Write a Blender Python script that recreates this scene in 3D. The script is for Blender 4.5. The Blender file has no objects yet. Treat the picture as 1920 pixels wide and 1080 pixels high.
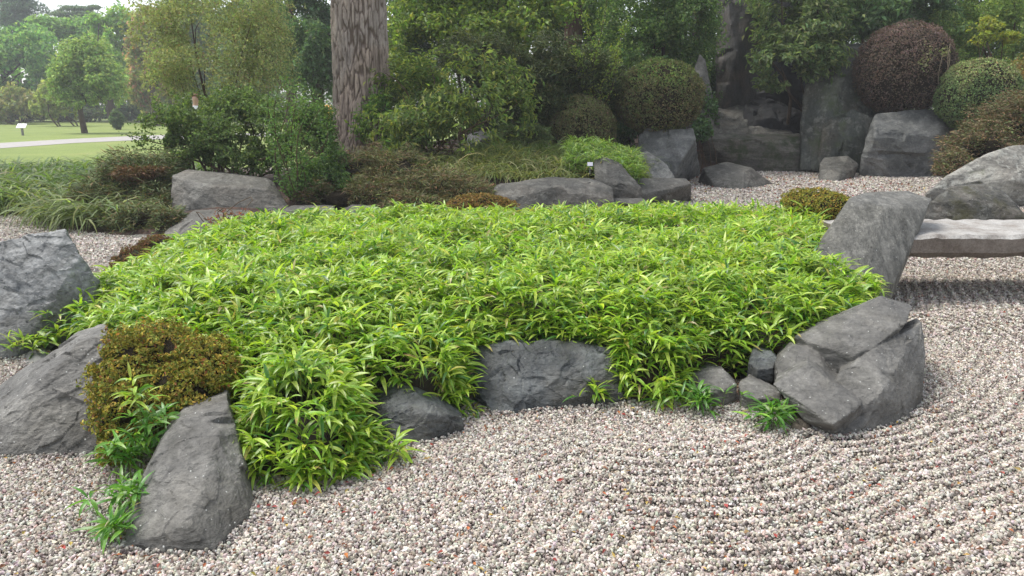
import bpy, bmesh, math
import numpy as np
from mathutils import Vector, Matrix

# ------------------------------------------------------------------ camera, sky, sun, exposure
SC = bpy.context.scene
COL = SC.collection
EYE, PITCH, F = 1.6, math.radians(13.4), 1450.0      # F = focal length in pixels of a 1920 px wide frame
cd = bpy.data.cameras.new('camera'); cam = bpy.data.objects.new('camera', cd); COL.objects.link(cam)
cam.location = (0, 0, EYE); cam.rotation_euler = (math.pi/2 - PITCH, 0, 0)
cd.sensor_width = 36; cd.lens = F/1920*36; cd.clip_end = 2000; cd.clip_start = .05
SC.camera = cam
SUN_EL, SUN_AZ = math.radians(62), math.radians(-68)   # azimuth clockwise from +Y
w = bpy.data.worlds.new('World'); SC.world = w; w.use_nodes = True
nt = w.node_tree; nt.nodes.clear()
sky = nt.nodes.new('ShaderNodeTexSky'); sky.sky_type = 'NISHITA'; sky.sun_disc = False
sky.sun_elevation = SUN_EL; sky.sun_rotation = SUN_AZ; sky.dust_density = 1.5; sky.air_density = 1.0; sky.ozone_density = 1.0
hs = nt.nodes.new('ShaderNodeHueSaturation'); hs.inputs['Saturation'].default_value = .34
bg = nt.nodes.new('ShaderNodeBackground'); bg.inputs['Strength'].default_value = .135
wo = nt.nodes.new('ShaderNodeOutputWorld')
nt.links.new(sky.outputs[0], hs.inputs['Color']); nt.links.new(hs.outputs[0], bg.inputs['Color']); nt.links.new(bg.outputs[0], wo.inputs['Surface'])
sd = bpy.data.lights.new('sun', 'SUN'); sd.energy = 1.9; sd.angle = math.radians(26); sd.color = (1, .955, .88)
sun = bpy.data.objects.new('sun', sd); COL.objects.link(sun)
to_sun = Vector((math.sin(SUN_AZ)*math.cos(SUN_EL), math.cos(SUN_AZ)*math.cos(SUN_EL), math.sin(SUN_EL)))
sun.rotation_euler = (-to_sun).to_track_quat('-Z', 'Y').to_euler()
SC.view_settings.view_transform = 'Standard'; SC.view_settings.look = 'None'
SC.view_settings.exposure = 1.08; SC.view_settings.gamma = 1
SC.cycles.max_bounces = 8; SC.cycles.transparent_max_bounces = 8

# ------------------------------------------------------------------ helpers
CP, SP = math.cos(PITCH), math.sin(PITCH)
def ray(px, py):
    x, y = (px-960)/F, (540-py)/F
    return np.array([x, CP + y*SP, -SP + y*CP])
def at(px, py, Y):
    d = ray(px, py); return np.array([0, 0, EYE]) + d*(Y/d[1])
def on(px, py, z=0.):
    d = ray(px, py); return np.array([0, 0, EYE]) + d*((z-EYE)/d[2])
def P(px, py, Y=None): return on(px, py) if Y is None else at(px, py, Y)
def scale_at(px, py, Y): return (Y/ray(px, py)[1])/F          # metres per photo pixel
def sstep(a, b, x):
    t = np.clip((x-a)/(b-a), 0, 1); return t*t*(3-2*t)

def hash3(i, j, k, s):
    h = (i.astype(np.int64)*374761393 + j.astype(np.int64)*668265263 + k.astype(np.int64)*2147483647 + s*974634777) & 0xffffffff
    h = ((h ^ (h >> 13))*1274126177) & 0xffffffff
    h = ((h ^ (h >> 16))*2246822519) & 0xffffffff
    return ((h ^ (h >> 15)) & 0xffffff)/float(0xffffff)
def noise(p, s=0):
    p = np.asarray(p, float); i = np.floor(p); f = p-i; f = f*f*(3-2*f); i = i.astype(np.int64)
    r = 0
    for a in (0, 1):
        for b in (0, 1):
            for c in (0, 1):
                wt = (f[:, 0] if a else 1-f[:, 0])*(f[:, 1] if b else 1-f[:, 1])*(f[:, 2] if c else 1-f[:, 2])
                r = r + wt*hash3(i[:, 0]+a, i[:, 1]+b, i[:, 2]+c, s)
    return r
def fbm(p, s=0, o=4):
    r, a, t = 0, .5, 0
    p = np.asarray(p, float)
    for k in range(o):
        r = r + a*noise(p*2**k + 17.3*k, s+k); t += a; a *= .5
    return r/t
def worley(p, s=0):
    i = np.floor(p).astype(np.int64); f1 = np.full(len(p), 9.); f2 = f1.copy(); cid = np.zeros(len(p))
    for a in (-1, 0, 1):
        for b in (-1, 0, 1):
            for c in (-1, 0, 1):
                q = i + np.array([a, b, c])
                o = np.stack([hash3(q[:, 0], q[:, 1], q[:, 2], s+m) for m in (1, 2, 3)], 1)
                d = np.linalg.norm(q + o - p, axis=1)
                m = d < f1
                f2 = np.where(m, f1, np.minimum(f2, d)); cid = np.where(m, hash3(q[:, 0], q[:, 1], q[:, 2], s+9), cid); f1 = np.where(m, d, f1)
    return f1, f2, cid

def link(name, me, mat=None, parent=None, loc=None):
    o = bpy.data.objects.new(name, me); COL.objects.link(o)
    if mat is not None and me is not None: me.materials.append(mat)
    if parent is not None: o.parent = parent
    if loc is not None: o.location = loc
    return o
def tag(o, label=None, cat=None, group=None, kind=None):
    for k, v in (('label', label), ('category', cat), ('group', group), ('kind', kind)):
        if v: o[k] = v
    return o
def empty(name, loc, label, cat, group=None):
    o = bpy.data.objects.new(name, None); COL.objects.link(o); o.location = Vector(loc); o.empty_display_size = .1
    return tag(o, label, cat, group)
def mesh(name, V, Fc, col=None, smooth=False):
    V = np.asarray(V, np.float32); Fc = np.asarray(Fc, np.int32); n, k = Fc.shape
    me = bpy.data.meshes.new(name)
    me.vertices.add(len(V)); me.vertices.foreach_set('co', V.ravel())
    me.loops.add(n*k); me.loops.foreach_set('vertex_index', Fc.ravel())
    me.polygons.add(n); me.polygons.foreach_set('loop_start', np.arange(0, n*k, k, dtype=np.int32))
    me.polygons.foreach_set('use_smooth', np.full(n, smooth))
    me.update(calc_edges=True)
    if col is not None:
        a = me.attributes.new('col', 'FLOAT_COLOR', 'POINT')
        c = np.ones((len(V), 4), np.float32); c[:, :3] = col; a.data.foreach_set('color', c.ravel())
    return me
def norm(v): return v/np.maximum(np.linalg.norm(v, axis=-1, keepdims=True), 1e-9)

BGK = [1.]
def pick(cols, n, rng, var=.18):
    c = np.array([k[:3] for k in cols]); wt = np.array([k[3] for k in cols], float)
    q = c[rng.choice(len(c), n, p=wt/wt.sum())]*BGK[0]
    return np.clip(q*(1+rng.normal(0, var, (n, 1)))*(1+rng.normal(0, var*.35, (n, 3))), .004, .95)

def ribbons(base, az, elev, bend, L, W, col, K=6, fold=.25, roll=None, prof='leaf', dirs=False):
    """arching blades: K stations of 3 vertices, lanceolate or strap shaped"""
    n = len(base); t = np.linspace(0, 1, K)
    e = elev[:, None] - bend[:, None]*t[None]
    em = (e[:, 1:]+e[:, :-1])/2; ds = (L/(K-1))[:, None]
    hx = np.concatenate([np.zeros((n, 1)), np.cumsum(np.cos(em)*ds, 1)], 1)
    hz = np.concatenate([np.zeros((n, 1)), np.cumsum(np.sin(em)*ds, 1)], 1)
    ca, sa = np.cos(az), np.sin(az)
    mid = np.stack([base[:, 0:1]+hx*ca[:, None], base[:, 1:2]+hx*sa[:, None], base[:, 2:3]+hz], 2)
    side = np.stack([-sa, ca, np.zeros(n)], 1)[:, None, :]
    up = np.stack([-np.sin(e)*ca[:, None], -np.sin(e)*sa[:, None], np.cos(e)], 2)
    if roll is not None:
        c, s = np.cos(roll)[:, None, None], np.sin(roll)[:, None, None]
        side, up = side*c + up*s, up*c - side*s
    if prof == 'leaf': wd = np.sin(np.pi*np.clip(t, .02, .985)**.72)**.8
    else: wd = np.clip(1-t**3, .05, 1)*np.clip(.5+t*2, 0, 1)
    wd = (W[:, None]*wd[None])[:, :, None]/2
    V = np.stack([mid + side*wd + up*wd*fold, mid, mid - side*wd + up*wd*fold], 2).reshape(n, K*3, 3)
    f = []
    for k in range(K-1):
        a = 3*k; f += [[a, a+1, a+4, a+3], [a+1, a+2, a+5, a+4]]
    Fc = (np.array(f)[None] + (np.arange(n)*K*3)[:, None, None]).reshape(-1, 4)
    return V.reshape(-1, 3), Fc, np.repeat(col, K*3, axis=0)

def leaves(p, nrm, axis, L, W, col, fold=.25):
    """small folded leaves: two triangles pairs as quads: base, side, tip, side with a mid rib"""
    n = len(p); nrm = norm(nrm); axis = norm(axis - nrm*(axis*nrm).sum(1, keepdims=True)); sd_ = np.cross(nrm, axis)
    L, W = L[:, None], W[:, None]
    b = p - axis*L*.5; tip = p + axis*L*.5 - nrm*L*.12
    l1 = p - axis*L*.08 + sd_*W*.5 + nrm*W*fold; r1 = p - axis*L*.08 - sd_*W*.5 + nrm*W*fold
    V = np.stack([b, l1, tip, r1], 1).reshape(-1, 3)
    i = np.arange(n)[:, None]*4
    Fc = np.concatenate([i+np.array([[0, 2, 1]]), i+np.array([[0, 3, 2]])], 1).reshape(-1, 3)
    return V, Fc, np.repeat(col, 4, axis=0)

def merge(parts):
    V, Fc, C = [], [], []; o = 0
    for v, f, c in parts:
        V.append(v); Fc.append(f+o); C.append(c); o += len(v)
    return np.concatenate(V), np.concatenate(Fc), np.concatenate(C)

def tube(pts, r0, r1, sides=6):
    pts = np.asarray(pts, float); K = len(pts)
    t = norm(np.gradient(pts, axis=0)); ref = np.array([.3, .9, .1]) if abs(t[:, 2]).mean() > .7 else np.array([0, 0, 1.])
    u = norm(np.cross(t, ref)); v = np.cross(t, u); r = np.linspace(r0, r1, K)[:, None, None] if np.ndim(r0) == 0 else np.asarray(r0)[:, None, None]
    a = np.linspace(0, 2*np.pi, sides, endpoint=False)
    V = (pts[:, None] + r*(np.cos(a)[None, :, None]*u[:, None] + np.sin(a)[None, :, None]*v[:, None])).reshape(-1, 3)
    Fc = [[k*sides+j, k*sides+(j+1) % sides, (k+1)*sides+(j+1) % sides, (k+1)*sides+j] for k in range(K-1) for j in range(sides)]
    return V, np.array(Fc)
def bent(a, b, rng, wob=.08, K=7):
    a, b = np.asarray(a, float), np.asarray(b, float); t = np.linspace(0, 1, K)[:, None]; L = np.linalg.norm(b-a)
    q = a + (b-a)*t; w1, w2 = rng.normal(0, wob*L, (2, 3))
    return q + np.sin(np.pi*t)*w1 + np.sin(2*np.pi*t)*w2*.5

# ------------------------------------------------------------------ materials
def mat(name):
    m = bpy.data.materials.new(name); m.use_nodes = True; n = m.node_tree
    return m, n, n.nodes['Principled BSDF'], n.nodes['Material Output']
def N(nt_, typ, **kw):
    n = nt_.nodes.new(typ)
    for k, v in kw.items():
        if k in n.inputs: n.inputs[k].default_value = v
        else: setattr(n, k, v)
    return n
def ramp(nt_, stops):
    r = nt_.nodes.new('ShaderNodeValToRGB'); e = r.color_ramp.elements
    while len(e) < len(stops): e.new(.5)
    for x, (p, c) in zip(e, stops): x.position = p; x.color = (*c, 1) if len(c) == 3 else c
    return r
def mixrgb(nt_, fac, a, b, mode='MIX'):
    m = nt_.nodes.new('ShaderNodeMix'); m.data_type = 'RGBA'; m.blend_type = mode
    for s, v in ((m.inputs[0], fac), (m.inputs[6], a), (m.inputs[7], b)):
        if hasattr(v, 'is_output') or isinstance(v, bpy.types.NodeSocket): nt_.links.new(v, s)
        else: s.default_value = v if not isinstance(v, tuple) else (*v, 1)
    return m.outputs[2]

def leaf_mat(name, trans=.35, rough=.45, spec=.4):
    m, n, b, out = mat(name); L = n.links.new
    a = N(n, 'ShaderNodeAttribute', attribute_name='col')
    g = N(n, 'ShaderNodeNewGeometry'); tc = N(n, 'ShaderNodeTexCoord')
    nz = N(n, 'ShaderNodeTexNoise', Scale=60., Detail=2.); L(tc.outputs['Object'], nz.inputs['Vector'])
    r = ramp(n, [(.3, (.8, .8, .8)), (.7, (1.15, 1.15, 1.15))]); L(nz.outputs['Fac'], r.inputs[0])
    c = mixrgb(n, 1., a.outputs['Color'], r.outputs[0], 'MULTIPLY')
    L(c, b.inputs['Base Color']); b.inputs['Roughness'].default_value = rough; b.inputs['Specular IOR Level'].default_value = spec
    tr = N(n, 'ShaderNodeBsdfTranslucent'); 
    tcol = mixrgb(n, 1., c, (1.15, 1.2, .55), 'MULTIPLY'); L(tcol, tr.inputs['Color'])
    mx = N(n, 'ShaderNodeMixShader'); mx.inputs[0].default_value = trans
    L(b.outputs[0], mx.inputs[1]); L(tr.outputs[0], mx.inputs[2]); L(mx.outputs[0], out.inputs['Surface'])
    return m
M_BAMBOO = leaf_mat('bamboo_leaf', .42, .36, .6)
M_LEAF = leaf_mat('shrub_leaf', .45, .5, .3)
M_DULL = leaf_mat('dull_leaf', .15, .7, .2)

def vcol_mat(name, rough=.85, bump=.3, bscale=40.):
    m, n, b, out = mat(name); L = n.links.new
    a = N(n, 'ShaderNodeAttribute', attribute_name='col'); L(a.outputs['Color'], b.inputs['Base Color'])
    b.inputs['Roughness'].default_value = rough; b.inputs['Specular IOR Level'].default_value = .25
    tc = N(n, 'ShaderNodeTexCoord'); nz = N(n, 'ShaderNodeTexNoise', Scale=bscale, Detail=5.); L(tc.outputs['Object'], nz.inputs['Vector'])
    bp = N(n, 'ShaderNodeBump', Strength=bump, Distance=.02); L(nz.outputs['Fac'], bp.inputs['Height']); L(bp.outputs[0], b.inputs['Normal'])
    return m
M_BARK = vcol_mat('bark', .9, .5, 30.)
M_STONES = vcol_mat('gravel_stone', .7, .15, 120.)

def bark_plain(name, c1, c2, scale=(14, 14, 3)):
    m, n, b, out = mat(name); L = n.links.new
    tc = N(n, 'ShaderNodeTexCoord'); mp = N(n, 'ShaderNodeMapping'); mp.inputs['Scale'].default_value = scale
    nz = N(n, 'ShaderNodeTexNoise', Scale=1.5, Detail=6., Roughness=.65); L(tc.outputs['Object'], mp.inputs['Vector']); L(mp.outputs[0], nz.inputs['Vector'])
    r = ramp(n, [(.3, c1), (.7, c2)]); L(nz.outputs['Fac'], r.inputs[0]); L(r.outputs[0], b.inputs['Base Color'])
    bp = N(n, 'ShaderNodeBump', Strength=.6, Distance=.03); L(nz.outputs['Fac'], bp.inputs['Height']); L(bp.outputs[0], b.inputs['Normal'])
    b.inputs['Roughness'].default_value = .9; b.inputs['Specular IOR Level'].default_value = .1
    return m
M_TWIG = bark_plain('twig_bark', (.05, .035, .022), (.14, .10, .065))
M_TRUNK = bark_plain('trunk_bark', (.045, .033, .025), (.13, .10, .075))
M_REDTRUNK = bark_plain('reddish_bark', (.07, .04, .03), (.19, .12, .09))
M_PALE = bark_plain('pale_bark', (.16, .13, .09), (.34, .28, .20))
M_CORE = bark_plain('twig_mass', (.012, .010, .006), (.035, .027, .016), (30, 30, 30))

def rock_mat(name, dark, light, stain=(.16, .11, .075), stain_amt=.25, speck=.5, moss=0., mosscol=(.05, .06, .018), rough=(.42, .7), strata=(2, 2, 9), scale=1., rot=(0, 0, 0), light_lichen=0., damp=.55):
    m, n, b, out = mat(name); L = n.links.new
    tc = N(n, 'ShaderNodeTexCoord')
    mp = N(n, 'ShaderNodeMapping'); mp.inputs['Scale'].default_value = tuple(scale*s for s in strata); mp.inputs['Rotation'].default_value = rot
    L(tc.outputs['Object'], mp.inputs['Vector'])
    n1 = N(n, 'ShaderNodeTexNoise', Scale=1.2, Detail=8., Roughness=.68, Distortion=.5); L(mp.outputs[0], n1.inputs['Vector'])
    n2 = N(n, 'ShaderNodeTexNoise', Scale=2.3*scale, Detail=6., Roughness=.6); L(tc.outputs['Object'], n2.inputs['Vector'])
    n3 = N(n, 'ShaderNodeTexNoise', Scale=38.*scale, Detail=6., Roughness=.7); L(tc.outputs['Object'], n3.inputs['Vector'])
    r1 = ramp(n, [(.32, tuple(d*.6 for d in dark)), (.48, dark), (.66, light)]); L(n1.outputs['Fac'], r1.inputs[0])
    r2 = ramp(n, [(.5, (0, 0, 0)), (.75, (1, 1, 1))]); L(n2.outputs['Fac'], r2.inputs[0])
    ml = N(n, 'ShaderNodeMath', operation='MULTIPLY'); L(r2.outputs[0], ml.inputs[0]); ml.inputs[1].default_value = stain_amt
    c = mixrgb(n, ml.outputs[0], r1.outputs[0], stain)
    r3 = ramp(n, [(.35, (.66, .66, .66)), (.65, (1.28, 1.28, 1.28))]); L(n3.outputs['Fac'], r3.inputs[0])
    c = mixrgb(n, .8, c, r3.outputs[0], 'MULTIPLY')
    n4 = N(n, 'ShaderNodeTexNoise', Scale=3.2, Detail=6., Roughness=.65, Distortion=.8); L(mp.outputs[0], n4.inputs['Vector'])
    n5 = N(n, 'ShaderNodeTexNoise', Scale=2.1*scale, Detail=5., Roughness=.6, Distortion=1.2); L(tc.outputs['Generated'], n5.inputs['Vector'])
    rw = ramp(n, [(.50, (1, 1, 1)), (.56, (.55, .55, .53))]); L(n5.outputs['Fac'], rw.inputs[0])          # damp patches
    c = mixrgb(n, damp, c, rw.outputs[0], 'MULTIPLY')
    vc = N(n, 'ShaderNodeTexVoronoi', Scale=5.*scale); vc.feature = 'DISTANCE_TO_EDGE'; nv = N(n, 'ShaderNodeTexNoise', Scale=4.*scale, Detail=4.); L(mp.outputs[0], nv.inputs['Vector'])
    ad = N(n, 'ShaderNodeVectorMath', operation='ADD'); L(mp.outputs[0], ad.inputs[0]); L(nv.outputs['Color'], ad.inputs[1]); L(ad.outputs[0], vc.inputs['Vector'])
    vc.inputs['Scale'].default_value = 1.1
    rc = ramp(n, [(0., (.3, .3, .3)), (.014, (1, 1, 1))]); L(vc.outputs['Distance'], rc.inputs[0])            # hairline cracks, broken up
    rb = ramp(n, [(.45, (0, 0, 0)), (.6, (.8, .8, .8))]); L(n4.outputs['Fac'], rb.inputs[0]); c = mixrgb(n, rb.outputs[0], c, mixrgb(n, 1., c, rc.outputs[0], 'MULTIPLY'))
    if speck:
        vo = N(n, 'ShaderNodeTexVoronoi', Scale=34.*scale); L(tc.outputs['Object'], vo.inputs['Vector'])
        ns = N(n, 'ShaderNodeTexNoise', Scale=70.*scale, Detail=2.); L(tc.outputs['Object'], ns.inputs['Vector'])
        ds = N(n, 'ShaderNodeMath', operation='MULTIPLY_ADD'); L(ns.outputs['Fac'], ds.inputs[0]); ds.inputs[1].default_value = .35; L(vo.outputs['Distance'], ds.inputs[2])      # ragged lichen dots
        rs = ramp(n, [(.22, (1, 1, 1)), (.30, (0, 0, 0))]); L(ds.outputs[0], rs.inputs[0])
        sp = N(n, 'ShaderNodeSeparateColor'); L(vo.outputs['Color'], sp.inputs[0])
        gt = N(n, 'ShaderNodeMath', operation='GREATER_THAN'); L(sp.outputs[0], gt.inputs[0]); gt.inputs[1].default_value = 1-speck*.6
        mm = N(n, 'ShaderNodeMath', operation='MULTIPLY'); L(rs.outputs[0], mm.inputs[0]); L(gt.outputs[0], mm.inputs[1])
        c = mixrgb(n, mm.outputs[0], c, (.55, .56, .53))
    if light_lichen:
        vl = N(n, 'ShaderNodeTexNoise', Scale=9.*scale, Detail=7., Roughness=.75); L(tc.outputs['Object'], vl.inputs['Vector'])
        rl = ramp(n, [(.53, (0, 0, 0)), (.6, (1, 1, 1))]); L(vl.outputs['Fac'], rl.inputs[0])
        mm = N(n, 'ShaderNodeMath', operation='MULTIPLY'); L(rl.outputs[0], mm.inputs[0]); mm.inputs[1].default_value = light_lichen
        c = mixrgb(n, mm.outputs[0], c, (.38, .38, .34))
    if moss:
        nm = N(n, 'ShaderNodeTexNoise', Scale=3.2*scale, Detail=7., Roughness=.7); L(tc.outputs['Object'], nm.inputs['Vector'])
        rm = ramp(n, [(.62-.3*moss, (0, 0, 0)), (.78-.3*moss, (1, 1, 1))]); L(nm.outputs['Fac'], rm.inputs[0])
        c = mixrgb(n, rm.outputs[0], c, mosscol)
    L(c, b.inputs['Base Color'])
    rr = ramp(n, [(.3, (rough[0]+.08,)*3), (.7, (rough[1],)*3)]); L(n2.outputs['Fac'], rr.inputs[0]); L(rr.outputs[0], b.inputs['Roughness'])
    b.inputs['Specular IOR Level'].default_value = .4
    b1 = N(n, 'ShaderNodeBump', Strength=.22, Distance=.03/scale); L(n1.outputs['Fac'], b1.inputs['Height'])
    b3 = N(n, 'ShaderNodeBump', Strength=.7, Distance=.03/scale); L(n4.outputs['Fac'], b3.inputs['Height']); L(b1.outputs[0], b3.inputs['Normal'])
    b2 = N(n, 'ShaderNodeBump', Strength=.9, Distance=.012/scale); L(n3.outputs['Fac'], b2.inputs['Height']); L(b3.outputs[0], b2.inputs['Normal'])
    L(b2.outputs[0], b.inputs['Normal'])
    return m
R_SLATE = rock_mat('slate_grey', (0.127, 0.123, 0.113), (0.237, 0.230, 0.210), stain=(.13, .115, .085), stain_amt=.4, speck=.8, strata=(2.2, 2.2, 6), rot=(.4, .5, 0))
R_BLUE = rock_mat('slate_blue', (0.158, 0.165, 0.165), (0.355, 0.360, 0.356), stain=(.15, .14, .115), stain_amt=.55, speck=.5, strata=(3, 3, 5), rot=(.3, .9, 0))
R_WET = rock_mat('slate_wet', (0.059, 0.065, 0.067), (0.154, 0.166, 0.166), stain=(.10, .085, .06), stain_amt=.6, speck=.15, rough=(.25, .6), strata=(2.5, 2.5, 7), rot=(.2, .7, 0))
R_LEAN = rock_mat('slate_lean', (0.121, 0.119, 0.106), (0.230, 0.224, 0.201), stain=(.15, .14, .11), stain_amt=.3, speck=.45, strata=(12, 8, 1.3), rot=(0, .42, 0), light_lichen=.08)
R_FAR = rock_mat('far_grey', (0.079, 0.076, 0.066), (0.158, 0.149, 0.128), stain=(.17, .14, .11), stain_amt=.45, speck=0, strata=(1.6, 1.6, 3.2), scale=.8, light_lichen=.2)
R_FARBLUE = rock_mat('far_blue', (0.100, 0.104, 0.101), (0.222, 0.220, 0.209), stain=(.15, .15, .13), stain_amt=.4, speck=0, strata=(1.6, 1.6, 3), scale=.8, rot=(.3, .5, 0), light_lichen=.2)
R_CLIFF = rock_mat('cliff_green', (0.061, 0.068, 0.058), (0.115, 0.119, 0.097), stain=(.13, .10, .07), stain_amt=.5, speck=0, moss=.42, mosscol=(.06, .078, .034), strata=(3, 3, .8), scale=.6, light_lichen=.25)
R_DARK = rock_mat('cliff_dark', (.012, .013, .015), (.034, .034, .034), stain=(.05, .04, .03), stain_amt=.3, speck=0, strata=(3, 3, .8), scale=.6)
R_MOSS = rock_mat('mossy', (0.090, 0.084, 0.070), (0.204, 0.192, 0.162), stain_amt=.3, speck=0, moss=.5, mosscol=(.03, .045, .014), strata=(1.2, 1.2, 5), scale=.8)
R_LICH = rock_mat('lichen_rock', (0.156, 0.150, 0.132), (0.360, 0.348, 0.306), stain_amt=.2, speck=.3, moss=.12, strata=(1.5, 1.5, 5), scale=.8, light_lichen=.7)
R_MOSSTOP = rock_mat('moss_rock', (0.060, 0.058, 0.048), (0.132, 0.120, 0.102), stain_amt=.2, speck=.3, moss=.4, mosscol=(.05, .047, .018), strata=(2, 2, 3), light_lichen=.25)

# ------------------------------------------------------------------ rocks
def hull_mesh(pieces, vox):
    bm = bmesh.new()
    for pts in pieces:
        b2 = bmesh.new()
        vs = [b2.verts.new(p) for p in pts]
        r = bmesh.ops.convex_hull(b2, input=vs)
        bmesh.ops.delete(b2, geom=list({g for g in r['geom_interior'] + r['geom_unused'] if isinstance(g, bmesh.types.BMVert)}), context='VERTS')
        bmesh.ops.recalc_face_normals(b2, faces=b2.faces)
        t = bpy.data.meshes.new('t'); b2.to_mesh(t); b2.free(); bm.from_mesh(t); bpy.data.meshes.remove(t)
    me = bpy.data.meshes.new('h'); bm.to_mesh(me); bm.free()
    o = bpy.data.objects.new('h', me); COL.objects.link(o)
    md = o.modifiers.new('r', 'REMESH'); md.mode = 'VOXEL'; md.voxel_size = vox; md.adaptivity = 0
    dg = bpy.context.evaluated_depsgraph_get(); dg.update()
    ev = o.evaluated_get(dg); out = bpy.data.meshes.new_from_object(ev)
    bpy.data.objects.remove(o); bpy.data.meshes.remove(me)
    return out
ROCK_SEED = [0]
def rock(label, pieces, m, vox=.02, size=1., amp=.03, chips=26, strata=None, name='rock', cat='rock', group=None, foot=True, depth=.35, shrink=.85, back_drop=.85, nofoot=()):
    """pieces: list of (points, depth) or points; points get a rear copy and a foot in the ground"""
    ROCK_SEED[0] += 1; seed = ROCK_SEED[0]; rng = np.random.default_rng(seed)
    hp = []
    for pc in pieces:
        pts = np.array(pc); c = pts.mean(0)
        bk = pts.copy(); bk[:, 1] += depth; bk[:, 0] = (c[0] + (bk[:, 0]-c[0])*shrink)*(1+depth/pts[:, 1]); bk[:, 2] = np.maximum(bk[:, 2], 0)*back_drop
        al = [pts, bk]
        if foot and len(pts) not in nofoot:
            low = pts[pts[:, 2] < pts[:, 2].min() + .35*np.ptp(pts[:, 2]) + .02].copy(); lo2 = bk[bk[:, 2] < bk[:, 2].min() + .35*np.ptp(bk[:, 2]) + .02].copy()
            z0 = pts[:, 2].min() - .08
            low[:, 2] = z0; lo2[:, 2] = z0; al += [low, lo2]
        hp.append(np.concatenate(al))
    me = hull_mesh(hp, vox)
    n = len(me.vertices); V = np.empty(n*3, np.float32); me.vertices.foreach_get('co', V); V = V.reshape(-1, 3).astype(float)
    Nn = np.empty(n*3, np.float32); me.vertices.foreach_get('normal', Nn); Nn = Nn.reshape(-1, 3).astype(float)
    big = np.linalg.norm(np.ptp(V, axis=0))
    LO, HI = V.min(0), V.max(0)
    # planar fractures: flat caps struck off at several scales, some of them only half way (ledges)
    for (cnt, R0, R1, dk) in ((max(4, chips//4), .16, .38, .75), (chips, .06, .15, .4), (chips*4 if size < 1.05 else chips*2, .02, .06, .14)):
        for _ in range(cnt):
            v = rng.integers(n); nn = Nn[v] + rng.normal(0, .33, 3); nn /= np.linalg.norm(nn)
            near = np.nonzero((np.abs(V-V[v]) < big*R1).all(1))[0]
            if len(near) < 8: continue
            near = near[(np.linalg.norm(V[near]-V[v], axis=1) < big*rng.uniform(R0, R1))]
            if len(near) < 8: continue
            half = rng.random() < .7; h = V[near]@nn; dep = amp*dk*rng.uniform(.3, 1.2)*(1.7 if half and dk > .3 else .8); d = h - (h.max() - dep)
            mk = d > 0
            if half:
                t = np.cross(nn, rng.normal(0, 1, 3)); t /= np.linalg.norm(t)
                s2_ = V[near]@t - V[v]@t; mk &= s2_ > 0; use2 = s2_ < d*.6
                idx = near[mk & use2]; V[idx] -= t*s2_[mk & use2][:, None]
                mk &= ~use2
            V[near[mk]] -= nn*d[mk][:, None]
    fr = 2.2/size
    V += Nn*((fbm(V*fr, seed, 3)-.5)*amp*.6)[:, None]
    # plates: stepped fracture along a bedding direction
    bd = np.array(strata if strata is not None else (rng.normal(0, .4), rng.normal(0, .4), 1.)); bd /= np.linalg.norm(bd)
    q = V + (V@bd)[:, None]*bd*2.2 + (np.stack([noise(V*4/size, seed+k) for k in (5, 6, 7)], 1)-.5)*.25*size
    f1, f2, cid = worley(q*3.0/size, seed)
    V += Nn*((cid-.5)*amp*.42*sstep(0, .035, f2-f1))[:, None]
    f1, f2, cid = worley(q*9./size, seed+40)
    V += Nn*((cid-.5)*amp*.2*sstep(0, .1, f2-f1))[:, None]
    V += Nn*((fbm(V*16/size, seed+3, 3)-.5)*amp*.3)[:, None]
    lo, hi = V.min(0), V.max(0); V = LO + (V-lo)*np.clip((HI-LO)/(hi-lo), .97, 1.05)          # keep the rock's full size after the chipping
    base = np.array([V[:, 0].mean(), V[:, 1].mean(), max(V[:, 2].min(), 0)])
    V -= base
    me.vertices.foreach_set('co', V.astype(np.float32).ravel())
    me.polygons.foreach_set('use_smooth', np.ones(len(me.polygons), bool)); me.materials.clear(); me.update(); me.set_sharp_from_angle(angle=math.radians(24)); me.name = name
    o = link(name, me, m, loc=base)
    return tag(o, label, cat, group)

# ------------------------------------------------------------------ foliage
def blob(px, py, rx, ry, Y, rd=None):
    s = scale_at(px, py, Y)
    return np.concatenate([at(px, py, Y), [rx*s, (rd if rd is not None else rx*s*.8), ry*s]])
def fol_pts(blobs, n, rng, shell=.45, lump=.3, clump=(2., .42), zmin=None, gap=None):
    B = np.array(blobs); wt = (B[:, 3]*B[:, 4]*B[:, 5])**(2/3); k = rng.choice(len(B), int(n*1.7), p=wt/wt.sum())
    d = norm(rng.normal(0, 1, (len(k), 3))); r = shell + (1-shell)*rng.random(len(k))**.6
    r = r*(1 + lump*2*(noise(d*2.3 + k[:, None]*3.7, 11)-.5) + lump*.8*(noise(d*6 + k[:, None]*1.7, 13)-.5)*2)
    p = B[k, :3] + d*r[:, None]*B[k, 3:6]
    keep = fbm(p*clump[0] + rng.random(3)*50, 5, 2) > clump[1]
    if zmin is not None: keep &= p[:, 2] > zmin
    if gap is not None: 
        t_ = ((p-[0, 0, EYE])@gap)[:, None]; keep &= (t_[:, 0] < 0) | (np.linalg.norm((p-[0, 0, EYE]-t_*gap)*[1, 1, .55], axis=1) > .065)
    p, d = p[keep][:n], d[keep][:n]
    return p, d
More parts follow.
